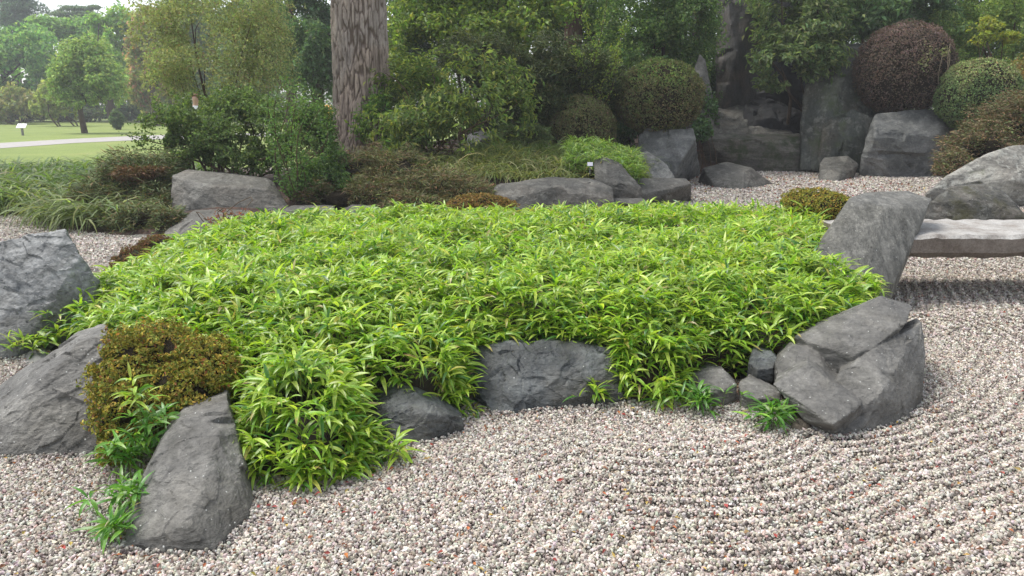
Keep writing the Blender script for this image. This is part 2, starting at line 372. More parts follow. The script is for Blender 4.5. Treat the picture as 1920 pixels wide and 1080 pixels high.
def crown_mesh(name, blobs, n, L, W, cols, rng, shell=.45, lump=.3, clump=(2., .42), up=.45, rnd=.7, droop=.3, zmin=None, var=.2, gap=None):
    p, d = fol_pts(blobs, n, rng, shell, lump, clump, zmin, gap); n = len(p)
    nrm = d*.6 + np.array([0, 0, up]) + rng.normal(0, rnd, (n, 3))
    ax = rng.normal(0, 1, (n, 3)) + d*.5 - np.array([0, 0, droop])
    s = rng.uniform(.65, 1.3, n)
    c = pick(cols, n, rng, var)
    V, Fc, C = leaves(p, nrm, ax, L*s, W*s*rng.uniform(.8, 1.2, n), c)
    return V, Fc, C
def local(V, base): return V - np.asarray(base)[None]
def limbs(base, blobs, rng, k, r0, r1, spread=.0, wob=.07):
    parts = []; base = np.asarray(base, float)
    for i in range(k):
        b = blobs[i % len(blobs)]; tgt = b[:3] + rng.uniform(-.6, .6, 3)*b[3:6]
        st = base + np.array([rng.normal(0, spread), rng.normal(0, spread), 0])
        v, f = tube(bent(st, tgt, rng, wob), r0, r1, 5); parts.append((v, f, np.zeros((len(v), 3))))
    return merge(parts)
def shrub(name, label, cat, base, blobs, n, L, W, cols, seed, stems=0, stem_r=(.02, .005), twig=M_TWIG, group=None, core=0., m=None, spread=.15, crown_name='crown', stem_name='stems', **kw):
    rng = np.random.default_rng(seed); base = np.asarray(base, float)
    root = empty(name, base, label, cat, group)
    V, Fc, C = crown_mesh('c', blobs, n, L, W, cols, rng, **kw)
    link(crown_name, mesh(crown_name, local(V, base), Fc, C), m or M_LEAF, root)
    if stems:
        V, Fc, C = limbs(base, blobs, rng, stems, stem_r[0], stem_r[1], spread)
        link(stem_name, mesh(stem_name, local(V, base), Fc, None, True), twig, root)
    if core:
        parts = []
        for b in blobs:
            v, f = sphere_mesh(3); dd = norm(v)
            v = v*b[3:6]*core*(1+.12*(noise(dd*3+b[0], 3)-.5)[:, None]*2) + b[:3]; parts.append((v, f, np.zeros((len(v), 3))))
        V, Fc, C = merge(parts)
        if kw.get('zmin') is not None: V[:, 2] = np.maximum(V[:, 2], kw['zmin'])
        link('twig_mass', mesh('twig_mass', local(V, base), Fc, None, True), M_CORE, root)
    return root
_SPH = {}
def sphere_mesh(sub):
    if sub not in _SPH:
        bm = bmesh.new(); bmesh.ops.create_icosphere(bm, subdivisions=sub, radius=1)
        _SPH[sub] = (np.array([v.co[:] for v in bm.verts]), np.array([[v.index for v in f.verts] for f in bm.faces])); bm.free()
    return _SPH[sub][0].copy(), _SPH[sub][1]
def straps(name, label, cat, centres, per, L, W, cols, seed, group=None, elev=(.7, 1.35), bend=(1.2, 2.3), K=5, spread=.06, m=None, foot=None):
    """tufts of arching strap leaves"""
    rng = np.random.default_rng(seed); c = np.repeat(np.array(centres), per, axis=0); n = len(c)
    b = c + np.stack([rng.normal(0, spread, n), rng.normal(0, spread, n), np.zeros(n)], 1)
    V, Fc, C = ribbons(b, rng.uniform(0, 2*np.pi, n), rng.uniform(*elev, n), rng.uniform(*bend, n), L*rng.uniform(.6, 1.25, n), W*rng.uniform(.7, 1.2, n), pick(cols, n, rng), K, .2, rng.normal(0, .3, n), 'strap')
    base = np.array([c[:, 0].mean(), c[:, 1].mean(), c[:, 2].min()])
    o = link(name, mesh(name, local(V, base), Fc, C, True), m or M_LEAF, loc=base)
    return tag(o, label, cat, group)

# ------------------------------------------------------------------ ground, lawn, path, gravel, soil
def poly_sd(p, poly):
    p = np.asarray(p, float)[:, :2]; a = np.asarray(poly, float)[:, :2]; b = np.roll(a, -1, 0)
    dmin = np.full(len(p), 1e9); idx = np.zeros(len(p), int); tt = np.zeros(len(p)); ins = np.zeros(len(p), bool)
    for k in range(len(a)):
        e = b[k]-a[k]; v = p-a[k]; t = np.clip((v@e)/max(e@e, 1e-9), 0, 1)
        d = np.linalg.norm(v - t[:, None]*e, axis=1); m = d < dmin
        dmin = np.where(m, d, dmin); idx = np.where(m, k, idx); tt = np.where(m, t, tt)
        c = (a[k, 1] > p[:, 1]) != (b[k, 1] > p[:, 1])
        with np.errstate(divide='ignore', invalid='ignore'):
            ins ^= c & (p[:, 0] < (b[k, 0]-a[k, 0])*(p[:, 1]-a[k, 1])/(b[k, 1]-a[k, 1]) + a[k, 0])
    return np.where(ins, dmin, -dmin), idx, tt
def grid(x0, x1, y0, y1, st):
    xs = np.arange(x0, x1+st/2, st); ys = np.arange(y0, y1+st/2, st); X, Y = np.meshgrid(xs, ys)
    V = np.stack([X.ravel(), Y.ravel(), np.zeros(X.size)], 1); nx = len(xs)
    i = np.arange(len(V)).reshape(X.shape); Fc = np.stack([i[:-1, :-1], i[:-1, 1:], i[1:, 1:], i[1:, :-1]], 2).reshape(-1, 4)
    return V, Fc

def lawn_mat():
    m, n, b, out = mat('lawn'); L = n.links.new
    tc = N(n, 'ShaderNodeTexCoord')
    a = N(n, 'ShaderNodeTexNoise', Scale=.3, Detail=9., Roughness=.7); L(tc.outputs['Object'], a.inputs['Vector'])
    c = N(n, 'ShaderNodeTexNoise', Scale=14., Detail=6., Roughness=.7); L(tc.outputs['Object'], c.inputs['Vector'])
    r = ramp(n, [(.3, (.15, .21, .04)), (.55, (.20, .26, .055)), (.75, (.28, .28, .095))]); L(a.outputs['Fac'], r.inputs[0])
    r2 = ramp(n, [(.3, (.65, .65, .6)), (.7, (1.25, 1.25, 1.2))]); L(c.outputs['Fac'], r2.inputs[0])
    L(mixrgb(n, 1., r.outputs[0], r2.outputs[0], 'MULTIPLY'), b.inputs['Base Color']); b.inputs['Roughness'].default_value = .9
    bp = N(n, 'ShaderNodeBump', Strength=.6, Distance=.05); L(c.outputs['Fac'], bp.inputs['Height']); L(bp.outputs[0], b.inputs['Normal'])
    return m
V = np.array([[-250, -30, -.06], [250, -30, -.06], [250, 300, -.06], [-250, 300, -.06]])
g = link('ground', mesh('ground', V, [[0, 1, 2, 3]]), lawn_mat()); tag(g, kind='structure')

def path_mat():
    m, n, b, out = mat('path_asphalt'); L = n.links.new
    tc = N(n, 'ShaderNodeTexCoord'); a = N(n, 'ShaderNodeTexNoise', Scale=6., Detail=8.); L(tc.outputs['Object'], a.inputs['Vector'])
    r = ramp(n, [(.3, (.30, .28, .27)), (.7, (.40, .38, .36))]); L(a.outputs['Fac'], r.inputs[0]); L(r.outputs[0], b.inputs['Base Color']); b.inputs['Roughness'].default_value = .85
    return m
near = [on(px, py, -.05)[:2] for px, py in ((-420, 300), (-200, 287), (0, 278), (140, 268), (270, 262), (420, 257), (700, 252))]
far = [on(px, py, -.05)[:2] for px, py in ((-420, 284), (-200, 276), (0, 268), (140, 260), (270, 254), (420, 250), (700, 246.5))]
V = np.array([[*p, -.05] for p in near+far]); k = len(near)
pth = link('path', mesh('path', V, [[i, i+1, k+i+1, k+i] for i in range(k-1)]), path_mat()); tag(pth, kind='structure')

BED_EDGE = [on(px, py)[:2] for px, py in ((-500, 412), (0, 405), (88, 402), (110, 430), (200, 440), (330, 445), (480, 432), (640, 412), (900, 398), (1150, 394), (1292, 377), (1280, 345), (1310, 330), (1330, 322), (1500, 321), (1620, 322), (1765, 322), (1835, 366), (1915, 382), (1990, 380))]
BED_POLY = BED_EDGE + [np.array(q) for q in ((16, 13), (16, 32), (-2, 32), (-4.5, 18.6), (-20, 18.6))]
def terrain(p):
    d, _, _ = poly_sd(p, BED_POLY); x, y = p[:, 0], p[:, 1]
    hm = .22 + .55*sstep(-5.2, -2.5, x) + .5*sstep(3.5, 6, x)*sstep(17.5, 20, y)
    h = np.where(d > 0, hm*(1-np.exp(-np.maximum(d, 0)/1.3)) + .02, np.maximum(d, -.15)*.8)
    return h + (fbm(np.stack([x, y, x*0], 1)*2.5, 3, 3)-.5)*.08
def tz(x, y): return float(terrain(np.array([[x, y, 0.]]))[0])

def soil_mat(name, c1, c2, c3):
    m, n, b, out = mat(name); L = n.links.new
    tc = N(n, 'ShaderNodeTexCoord'); a = N(n, 'ShaderNodeTexNoise', Scale=7., Detail=8., Roughness=.7); L(tc.outputs['Object'], a.inputs['Vector'])
    v = N(n, 'ShaderNodeTexVoronoi', Scale=45.); L(tc.outputs['Object'], v.inputs['Vector'])
    r = ramp(n, [(.3, c1), (.55, c2), (.72, c3)]); L(a.outputs['Fac'], r.inputs[0])
    c = mixrgb(n, .35, r.outputs[0], v.outputs['Color'], 'MULTIPLY'); L(c, b.inputs['Base Color'])
    b.inputs['Roughness'].default_value = .9
    bp = N(n, 'ShaderNodeBump', Strength=.8, Distance=.03); L(a.outputs['Fac'], bp.inputs['Height']); L(bp.outputs[0], b.inputs['Normal'])
    return m
M_SOIL = soil_mat('mulch_soil', (.022, .014, .010), (.06, .034, .022), (.15, .065, .035))
V, Fc = grid(-17, 16.5, 8.5, 32, .22); V[:, 2] = terrain(V)
Fc = Fc[(V[Fc, 2].max(1) > -.05)]
sl = link('soil', mesh('soil', V, Fc, None, True), M_SOIL); tag(sl, kind='structure')

# the island bed of dwarf bamboo: outline on the plan with the height of the leaf canopy at its edge
def E(px, py, z): q = on(px, py, z); return np.array([q[0], q[1], z])
ISLE = [E(*a) for a in ((66, 648, .07), (135, 604, .18), (215, 598, .3), (310, 622, .36), (410, 640, .34), (462, 715, .26), (462, 800, .18), (462, 855, .1), (500, 880, .05), (550, 890, .04), (615, 885, .04), (670, 862, .04), (690, 825, .06), (672, 790, .14), (660, 730, .22), (690, 690, .28), (800, 688, .3), (856, 728, .15), (880, 752, .06), (888, 735, .08), (874, 690, .2), (862, 640, .3), (1000, 618, .32), (1150, 630, .3), (1185, 715, .12), (1205, 738, .06), (1245, 738, .06), (1268, 700, .14), (1285, 650, .24), (1400, 632, .26), (1468, 622, .30), (1495, 598, .34), (1560, 588, .36), (1640, 545, .36), (1625, 524, .38), (1560, 505, .44), (1520, 488, .46), (1545, 440, .5), (1560, 404, .5), (1470, 396, .5), (1350, 396, .5), (1150, 396, .5), (950, 400, .5), (760, 404, .5), (600, 410, .46), (470, 420, .42), (340, 455, .3), (245, 510, .26), (180, 545, .22), (105, 600, .13))]
ISLE = np.array(ISLE); ISLE_Z = ISLE[:, 2]
def canopy(p):
    d, i, t = poly_sd(p, ISLE); ze = ISLE_Z[i]*(1-t) + ISLE_Z[(i+1) % len(ISLE)]*t
    hm = .50 + .06*sstep(5, 8, p[:, 1]) - .10*sstep(-1.6, -2.9, p[:, 0])
    h = ze + np.maximum(hm-ze, 0)*(1-np.exp(-np.maximum(d, 0)/.24))
    h = h + ((fbm(np.stack([p[:, 0], p[:, 1], p[:, 0]*0], 1)*2.2, 21, 3)-.5)*.22 + (noise(np.stack([p[:, 0], p[:, 1], p[:, 0]*0], 1)*6.5, 23)-.5)*.09)*sstep(0, .3, d)
    return h, d
def isle_soil(p):
    h, d = canopy(p); return np.where(d > 0, np.maximum(h - .17 - .06*sstep(0, .4, d), -.02 + .02*sstep(0, .1, d)), -.05 + np.maximum(d, -.3)*.3)
M_DARKSOIL = soil_mat('wet_soil', (.012, .009, .007), (.03, .02, .014), (.075, .04, .026))
V, Fc = grid(-3.6, 3.9, 2.6, 9, .06); V[:, 2] = isle_soil(V); Fc = Fc[V[Fc, 2].max(1) > -.045]
s2 = link('island_soil', mesh('island_soil', V, Fc, None, True), M_DARKSOIL); tag(s2, kind='structure')

def gravel_ground_mat():
    m, n, b, out = mat('gravel_ground'); L = n.links.new
    tc = N(n, 'ShaderNodeTexCoord'); v = N(n, 'ShaderNodeTexVoronoi', Scale=62.); L(tc.outputs['Object'], v.inputs['Vector'])
    s = N(n, 'ShaderNodeSeparateColor'); L(v.outputs['Color'], s.inputs[0])
    r = ramp(n, [(0., (.24, .21, .185)), (.5, (.40, .365, .325)), (1., (.60, .56, .51))]); L(s.outputs[0], r.inputs[0])
    r2 = ramp(n, [(.2, (1, 1, 1)), (.7, (.35, .32, .3))]); L(v.outputs['Distance'], r2.inputs[0])  # shade in the gaps between stones, painted as dark cell edges
    L(mixrgb(n, 1., r.outputs[0], r2.outputs[0], 'MULTIPLY'), b.inputs['Base Color']); b.inputs['Roughness'].default_value = .85
    bp = N(n, 'ShaderNodeBump', Strength=1., Distance=.02); bp.invert = True; L(v.outputs['Distance'], bp.inputs['Height']); L(bp.outputs[0], b.inputs['Normal'])
    return m
V, Fc = grid(-18, 18, -4, 20, 2.); V[:, 2] = -.014; Fc = Fc[~((V[Fc, 0].min(1) < -5) & (V[Fc, 1].max(1) > 15))]
gg = link('gravel_ground', mesh('gravel_ground', V, Fc), gravel_ground_mat()); tag(gg, kind='structure')

def rake(p):
    d, _, _ = poly_sd(p, ISLE); d = -d
    a = .0105*sstep(.3, .8, d)*sstep(-1.2, 1.2, p[:, 0]) + .001
    return a*np.cos(2*np.pi*(d + .04*(noise(np.stack([p[:, 0], p[:, 1], p[:, 0]*0], 1)*1.3, 4)-.5))/.088)
G_COLS = [(.60, .56, .50, 3), (.56, .525, .475, 5), (.46, .425, .38, 5), (.36, .325, .285, 3.5), (.70, .67, .62, 4), (.42, .335, .285, 1.5), (.25, .215, .195, 2), (.155, .13, .12, 1.0), (.32, .20, .16, .5)]
def build_gravel():
    rng = np.random.default_rng(5); parts = []
    ico_v, ico_f = sphere_mesh(1)                       # 12 vertices, 20 faces
    oct_v = np.array([[1, 0, 0], [-1, 0, 0], [0, 1, 0], [0, -1, 0], [0, 0, 1], [0, 0, -1]], float)
    oct_f = np.array([[0, 2, 4], [2, 1, 4], [1, 3, 4], [3, 0, 4], [2, 0, 5], [1, 2, 5], [3, 1, 5], [0, 3, 5]])
    for (y0, y1, st, r, tv, tf) in ((2.05, 3.7, .0098, .0069, ico_v, ico_f), (3.7, 5.2, .0114, .0080, oct_v, oct_f), (5.2, 8., .015, .0102, oct_v, oct_f), (8., 13, .021, .0138, oct_v, oct_f), (13, 20, .032, .02, oct_v, oct_f)):
        xs = np.arange(-9.5, 11.5, st); ys = np.arange(y0, y1, st); X, Y = np.meshgrid(xs, ys); p = np.stack([X.ravel(), Y.ravel()], 1)
        p += rng.uniform(-.55, .55, p.shape)*st
        side = np.abs(p[:, 0]) - p[:, 1]*.685           # full stones in view, a sparser scatter of them to either side
        p = p[(side < .4) | ((side < 2.2) & (rng.random(len(p)) < .62))]
        ex, _, _ = poly_sd(p, BED_POLY); p = p[ex < .15]
        ex, _, _ = poly_sd(p, ISLE); p = p[ex < .05]
        n = len(p); p3 = np.stack([p[:, 0], p[:, 1], rake(p) + rng.uniform(-.5, .55, n)*r - .004], 1)
        q = rng.normal(0, 1, (n, 4)); q /= np.linalg.norm(q, axis=1, keepdims=True); a, b, c, d = q.T
        R = np.stack([1-2*(c*c+d*d), 2*(b*c-a*d), 2*(b*d+a*c), 2*(b*c+a*d), 1-2*(b*b+d*d), 2*(c*d-a*b), 2*(b*d-a*c), 2*(c*d+a*b), 1-2*(b*b+c*c)], 1).reshape(-1, 3, 3)
        s = r*rng.uniform(.6, 1.4, (n, 1))*rng.uniform(.55, 1.3, (n, 3))
        jit = 1 + rng.normal(0, .22, (n, len(tv), 1))
        V = np.einsum('nij,nkj->nki', R, tv[None]*jit*s[:, None, :]) + p3[:, None]
        patch = noise(np.stack([p[:, 0], p[:, 1], p[:, 0]*0], 1)*.9, 8)
        col = pick(G_COLS, n, rng, .13)*(.84+.14*patch[:, None])*np.array([1.01, .985, .955])
        Fq = (tf[None] + (np.arange(n)*len(tv))[:, None, None]).reshape(-1, 3)
        parts.append((V.reshape(-1, 3), Fq, np.repeat(col, len(tv), axis=0)))
    fp = []                                             # stones heaped against the feet of the rocks
    for o_ in FOOT_ROCKS:
        v = np.empty(len(o_.data.vertices)*3, np.float32); o_.data.vertices.foreach_get('co', v); v = v.reshape(-1, 3) + np.array(o_.location)
        v = v[(np.abs(v[:, 2]) < .02)]
        if len(v): 
            c_ = v.mean(0); v = v[rng.integers(0, len(v), 700)]; o2_ = norm((v-c_)*[1, 1, 0]); fp.append(v + o2_*rng.gamma(1.3, .012, (len(v), 1)))
    p3 = np.concatenate(fp); p3 = p3[poly_sd(p3, ISLE)[0] < .03]; n = len(p3); p3[:, 2] = rng.uniform(0, .014, n)
    q = norm(rng.normal(0, 1, (n, 4))); a, b, c, d = q.T
    R = np.stack([1-2*(c*c+d*d), 2*(b*c-a*d), 2*(b*d+a*c), 2*(b*c+a*d), 1-2*(b*b+d*d), 2*(c*d-a*b), 2*(b*d-a*c), 2*(c*d+a*b), 1-2*(b*b+c*c)], 1).reshape(-1, 3, 3)
    V = np.einsum('nij,nkj->nki', R, ico_v[None]*(1 + rng.normal(0, .14, (n, 12, 1)))*(.0072*rng.uniform(.6, 1.2, (n, 1, 1)))*rng.uniform(.75, 1.15, (n, 1, 3))) + p3[:, None]
    parts.append((V.reshape(-1, 3), (ico_f[None] + (np.arange(n)*12)[:, None, None]).reshape(-1, 3), np.repeat(pick(G_COLS, n, rng, .1)*.7, 12, axis=0)))
    V, Fc, C = merge(parts)
    o = link('gravel', mesh('gravel', V, Fc, C), M_STONES); tag(o, kind='stuff'); print('gravel faces', len(Fc))

# ------------------------------------------------------------------ dwarf bamboo
B_COLS = [(.315, .475, .045, 5), (.42, .56, .065, 5), (.205, .36, .037, 3), (.54, .63, .11, 3.5), (.085, .22, .03, 1.5), (.58, .52, .10, .3), (.46, .33, .15, .12)]
def bamboo_arrays(tops, out, rng, lv=(6, 10), L=(.085, .15), W=(.013, .021), K=6, stem=True, cols=B_COLS):
    n = len(tops); nl = rng.integers(lv[0], lv[1]+1, n); k = np.repeat(np.arange(n), nl); j = np.concatenate([np.arange(a) for a in nl])
    om = np.linalg.norm(out[:, :2], axis=1); oaz = np.arctan2(out[:, 1], out[:, 0])
    az = rng.uniform(0, 2*np.pi, n)[k] + j*2.4 + rng.normal(0, .3, len(k))
    rel = (az - oaz[k] + np.pi) % (2*np.pi) - np.pi
    az = np.where(om[k] > .25, oaz[k] + rel*(1-.45*np.clip(om[k], 0, 1)), az)
    lean = np.clip(om, 0, 1)
    el = rng.uniform(.0, 1.1, len(k)) - .25*lean[k]*rng.random(len(k)) + .35*(j == 0)
    bd = rng.uniform(.45, 1.5, len(k))
    b = tops[k] + np.stack([np.cos(az)*.008, np.sin(az)*.008, -(j // 5)*.03 - .006*rng.random(len(k))], 1)
    sc = rng.uniform(.8, 1.15, n)[k]*np.where(j < 2, .8, 1.)
    tone = rng.normal(1, .13, n)[k]
    col = pick(cols, len(k), rng, .12)*tone[:, None]
    bv, bf, bc = ribbons(b, az, el, bd, rng.uniform(*L, len(k))*sc, rng.uniform(*W, len(k))*sc, col, K, .22, rng.normal(0, .35, len(k)))
    bc = bc.reshape(len(k), K, 3, 3); bc[:, :, 1] *= np.array([.72, .86, .8])            # greener mid rib, paler margins
    dry = rng.random(len(k)) < .035; bc[dry, -2:] = np.array([.50, .40, .13])*rng.uniform(.6, 1.1, (dry.sum(), 1, 1, 1))
    parts = [(bv, bf, bc.reshape(-1, 3))]
    if stem:
        q = tops - np.array([0, 0, .16]) - out*.05 + rng.normal(0, .015, (n, 3)); d = tops - q; h = np.linalg.norm(d, axis=1)
        parts.append(ribbons(q, np.arctan2(d[:, 1], d[:, 0]), np.arcsin(np.clip(d[:, 2]/h, -1, 1)), np.zeros(n), h, np.full(n, .004), np.tile([[.14, .19, .05]], (n, 1)), K, 0., None, 'strap'))
    return merge(parts)
def build_bamboo():
    rng = np.random.default_rng(12); parts = []
    for (y0, y1, dens, K, lv, sc) in ((2.6, 4.4, 400, 6, (6, 9), .98), (4.4, 6., 360, 5, (6, 9), 1.0), (6., 9.2, 300, 4, (6, 8), 1.05)):
        n = int(8*(y1-y0)*dens); p = np.stack([rng.uniform(-3.6, 4.2, n), rng.uniform(y0, y1, n), np.zeros(n)], 1)
        h, d = canopy(p); mk = d > -.02; p, h, d = p[mk], h[mk], d[mk]
        e = .05
        gx = (canopy(p+[e, 0, 0])[0]-canopy(p-[e, 0, 0])[0])/(2*e); gy = (canopy(p+[0, e, 0])[0]-canopy(p-[0, e, 0])[0])/(2*e)
        out = np.stack([-gx, -gy, gx*0], 1); out /= np.maximum(1, np.linalg.norm(out, axis=1, keepdims=True))
        depth = rng.random(len(p))**2.2
        top = p.copy(); top[:, 2] = np.maximum(h - depth*.16 + .02 + rng.normal(0, .018, len(p)), .03)
        top += out*.04
        parts.append(bamboo_arrays(top, out, rng, lv, (.085*sc, .145*sc), (.0145*sc, .0235*sc), K))
        # steep flanks: extra sprigs hanging below the rim
        gr = np.linalg.norm(np.stack([gx, gy], 1), axis=1); st = gr > .4
        q, oq, gq = top[st], out[st], gr[st]
        for rep in range(7):
            u = q + oq*rng.uniform(-.06, .10, (len(q), 1)) + rng.normal(0, .02, q.shape); sel = (rng.random(len(u)) < np.clip(.22*gq, 0, .7)) & (poly_sd(u, ISLE)[0] > -.035)
            u = u[sel]; u[:, 2] = np.maximum(isle_soil(u), 0) + rng.uniform(.04, .17, len(u))
            parts.append(bamboo_arrays(u, oq[sel], rng, (5, 8), (.08*sc, .135*sc), (.0145*sc, .0225*sc), K))
    V, Fc, C = merge(parts); print('bamboo faces', len(Fc))
    o = link('bamboo_ground_cover', mesh('bamboo_ground_cover', V, Fc, C, True), M_BAMBOO)
    tag(o, 'bright green dwarf bamboo carpet filling the island bed', 'dwarf bamboo', kind='stuff')
build_bamboo()

def sprout(px, py, z, n, label, seed, sp=.07, h=.06, L=(.08, .13), group='small bamboo sprouts at the island edge', cols=B_COLS):
    rng = np.random.default_rng(seed); b = on(px, py, z); t = b + np.stack([rng.normal(0, sp, n), rng.normal(0, sp*.7, n), rng.uniform(.3, 1.3, n)*h], 1)
    out = norm(t - b + [0, 0, .02]); out[:, 2] = 0
    V, Fc, C = bamboo_arrays(t, out*.6, rng, (5, 8), L, (.013, .02), 6, True, cols)
    V[:, 2] = np.maximum(V[:, 2], .004)
    o = link('bamboo_sprout', mesh('bamboo_sprout', local(V, b), Fc, C, True), M_BAMBOO, loc=b); tag(o, label, 'bamboo plant', group)
G_DEEP = [(.11, .27, .04, 4), (.16, .33, .045, 3), (.24, .40, .05, 1.5)]
sprout(1108, 752, .02, 9, 'small yellowish bamboo sprout at the foot of the long wet rock', 1, .055, .07)
sprout(1450, 792, .02, 16, 'low dark green bamboo tuft in gravel against the big stepped rock', 2, .05, .07, cols=G_DEEP)
sprout(1318, 765, .02, 18, 'bamboo tuft spilling over gravel beside two small flat stones', 3, .06, .07, cols=G_DEEP)
sprout(50, 660, .02, 14, 'pale bamboo sprout at the foot of the tall blue-grey rock', 4, .06, .09)
sprout(92, 634, .05, 26, 'bamboo tuft hanging over the little pale stone between the left rocks', 11, .09, .12)
sprout(250, 875, .05, 16, 'bamboo sprout under the golden shrub, topmost of the trail beside the front rock', 5, .055, .12, cols=G_DEEP)
sprout(238, 945, .03, 18, 'dense bamboo tuft halfway down the trail along the front rock', 6, .05, .07, cols=G_DEEP)
sprout(222, 1000, .02, 9, 'small bamboo tuft lowest in the trail along the front rock', 7, .035, .05, cols=G_DEEP)
sprout(275, 760, .32, 5, 'single bamboo shoot rising through the golden-brown shrub', 8, .03, .1)
sprout(285, 820, .16, 10, 'leafy bamboo sprout tucked under the rim of the golden-brown shrub', 9, .05, .08, cols=G_DEEP)
sprout(735, 850, .02, 10, 'bamboo tuft trailing on gravel beside the dark cracked rock', 10, .05, .05)

# ------------------------------------------------------------------ rocks of the island
rock('tall blue-grey pointed rock standing in the left gravel', [[P(-60, 480, 5.35), P(0, 484, 5.2), P(55, 442, 5.3), P(125, 432, 5.32), P(154, 480, 5.25), P(186, 532, 5.3), P(178, 562, 5.2), P(60, 630, 4.95), P(-60, 680), P(30, 674), P(60, 520, 5.08), P(120, 596, 5.12)]], R_BLUE, .010, .9, .045, 40, strata=(.6, .2, .8), depth=.5)
rock('wedge-shaped dark rock with chipped face left of the golden-brown shrub', [[P(-60, 858), P(60, 858), P(198, 858), P(-40, 790, 3.5), P(45, 742, 3.52), P(100, 692, 3.62), P(150, 642, 3.75), P(205, 625, 3.8), P(222, 700, 3.62), P(205, 800, 3.42), P(110, 760, 3.46)]], R_SLATE, .007, .6, .028, 40, strata=(-.5, -.3, .8), depth=.4)
rock('long ridged grey rock lowest in the foreground beside the front bamboo lobe', [[P(428, 756, 3.25), P(335, 790, 3.12), P(300, 835, 3.0), P(262, 930, 2.82), P(232, 1008, 2.62), P(228, 1032), P(330, 1037), P(408, 1036), P(482, 965), P(484, 935), P(445, 860, 3.0), P(395, 870, 2.87), P(356, 985, 2.565)]], R_SLATE, .006, .6, .022, 30, strata=(.1, -.5, .8), depth=.28, shrink=.8)
rock('dark cracked low rock between two bamboo lobes', [[P(685, 740, 3.75), P(745, 722, 3.75), P(800, 742, 3.66), P(868, 792, 3.6), P(872, 806), P(800, 830), P(735, 836), P(680, 800, 3.58), P(740, 772, 3.52), P(800, 775, 3.52)]], R_WET, .006, .5, .022, 34, strata=(.2, -.5, .9), depth=.3)
rock('long wet dark rock under the front edge of the bamboo', [[P(872, 655, 4.2), P(960, 640, 4.2), P(1080, 642, 4.22), P(1170, 660, 4.2), P(1180, 758), P(1080, 766), P(930, 778), P(890, 740, 3.96), P(880, 700, 4.08), P(985, 690, 4.02), P(1090, 692, 4.03), P(1020, 740, 3.93)]], R_WET, .007, .7, .034, 40, strata=(.3, -.4, .8), depth=.35)
rock('big stepped slate rock at the right end of the island', [
    [P(1535, 648, 4.12), P(1600, 668, 4.0), P(1640, 650, 4.02), P(1700, 605, 4.22), P(1712, 575, 4.42), P(1655, 556, 4.5), P(1560, 600, 4.4), P(1490, 632, 4.3), P(1540, 680, 4.15), P(1600, 700, 4.06)],
    [P(1570, 705, 3.86), P(1640, 655, 4.0), P(1728, 605, 4.34), P(1736, 660, 4.2), P(1733, 720, 4.0), P(1705, 785), P(1640, 808), P(1612, 770, 3.64), P(1655, 735, 3.7), P(1560, 770, 3.72), P(1680, 700, 3.88)],
    [P(1452, 684, 4.1), P(1480, 650, 4.2), P(1530, 650, 4.2), P(1545, 690, 4.0), P(1500, 700, 3.98), P(1470, 720, 3.95), P(1560, 700, 4.0)],
    [P(1450, 722, 3.80), P(1512, 683, 3.92), P(1614, 762, 3.60), P(1562, 797, 3.46), P(1470, 742, 3.80), P(1508, 790, 3.63), P(1566, 818, 3.55), P(1612, 784, 3.66), P(1520, 745, 3.66)],
    [P(1478, 770, 3.80), P(1500, 800, 3.70), P(1545, 806, 3.68), P(1600, 790, 3.70), P(1600, 770, 3.75), P(1500, 760, 3.85)],
    [P(1540, 815), P(1570, 822, 3.545), P(1606, 806, 3.57), P(1654, 744, 3.72), P(1662, 766, 3.69), P(1600, 780, 3.7), P(1560, 792, 3.68), P(1640, 800, 3.66)],
    [P(1505, 632, 4.27), P(1535, 610, 4.36), P(1592, 622, 4.28), P(1572, 652, 4.17), P(1520, 655, 4.2), P(1530, 662, 4.18)]],
    R_SLATE, .006, .7, .016, 36, strata=(-.35, -.35, .87), depth=.3, shrink=.92, nofoot=(9,))
rock('leaning slate pillar with flat top beside the stone slab bridge', [[P(1592, 372, 6.5), P(1622, 361, 6.7), P(1700, 358, 6.8), P(1746, 374, 6.6), P(1738, 392, 6.42), P(1660, 388, 6.3), P(1600, 388, 6.35), P(1512, 495, 6.0), P(1560, 520, 5.82), P(1620, 530, 5.78), P(1676, 532, 5.9), P(1698, 480, 6.2), P(1495, 560, 6.0), P(1570, 600, 5.85), P(1660, 590, 5.9)]], R_LEAN, .009, .8, .012, 12, strata=(.75, .1, .35), depth=.25, foot=False, back_drop=.97, shrink=1.0)
rock('flat-topped small stone in wet soil left of the big stepped rock', [[P(1296, 702, 4.12), P(1325, 687, 4.22), P(1356, 692, 4.12), P(1383, 722, 3.98), P(1340, 745, 3.94), P(1300, 740, 3.98), P(1345, 735, 3.92), P(1380, 735, 3.96)]], R_SLATE, .007, .25, .010, 20, depth=.12)
rock('angular two-layered small stone touching the big stepped rock', [[P(1384, 722, 4.02), P(1405, 708, 4.08), P(1464, 738, 3.85), P(1420, 748, 3.82), P(1390, 745, 3.9), P(1464, 752, 3.82), P(1420, 772, 3.83), P(1390, 766, 3.9)]], R_SLATE, .007, .25, .010, 20, depth=.12)
rock('pale brownish flat stone sunk at the gravel edge', [[P(1366, 786), P(1385, 774, 3.84), P(1412, 776, 3.84), P(1415, 788), P(1390, 790)]], rock_mat('brown_stone', (.13, .11, .08), (.24, .20, .14), speck=.1), .006, .2, .006, 10, depth=.08)
rock('small brown stone at the front foot of the big stepped rock', [[P(1478, 808), P(1490, 785, 3.66), P(1515, 790, 3.64), P(1525, 808), P(1500, 814)]], rock_mat('brown_stone', (.11, .09, .07), (.20, .17, .13), speck=.1), .006, .2, .008, 10, depth=.1)
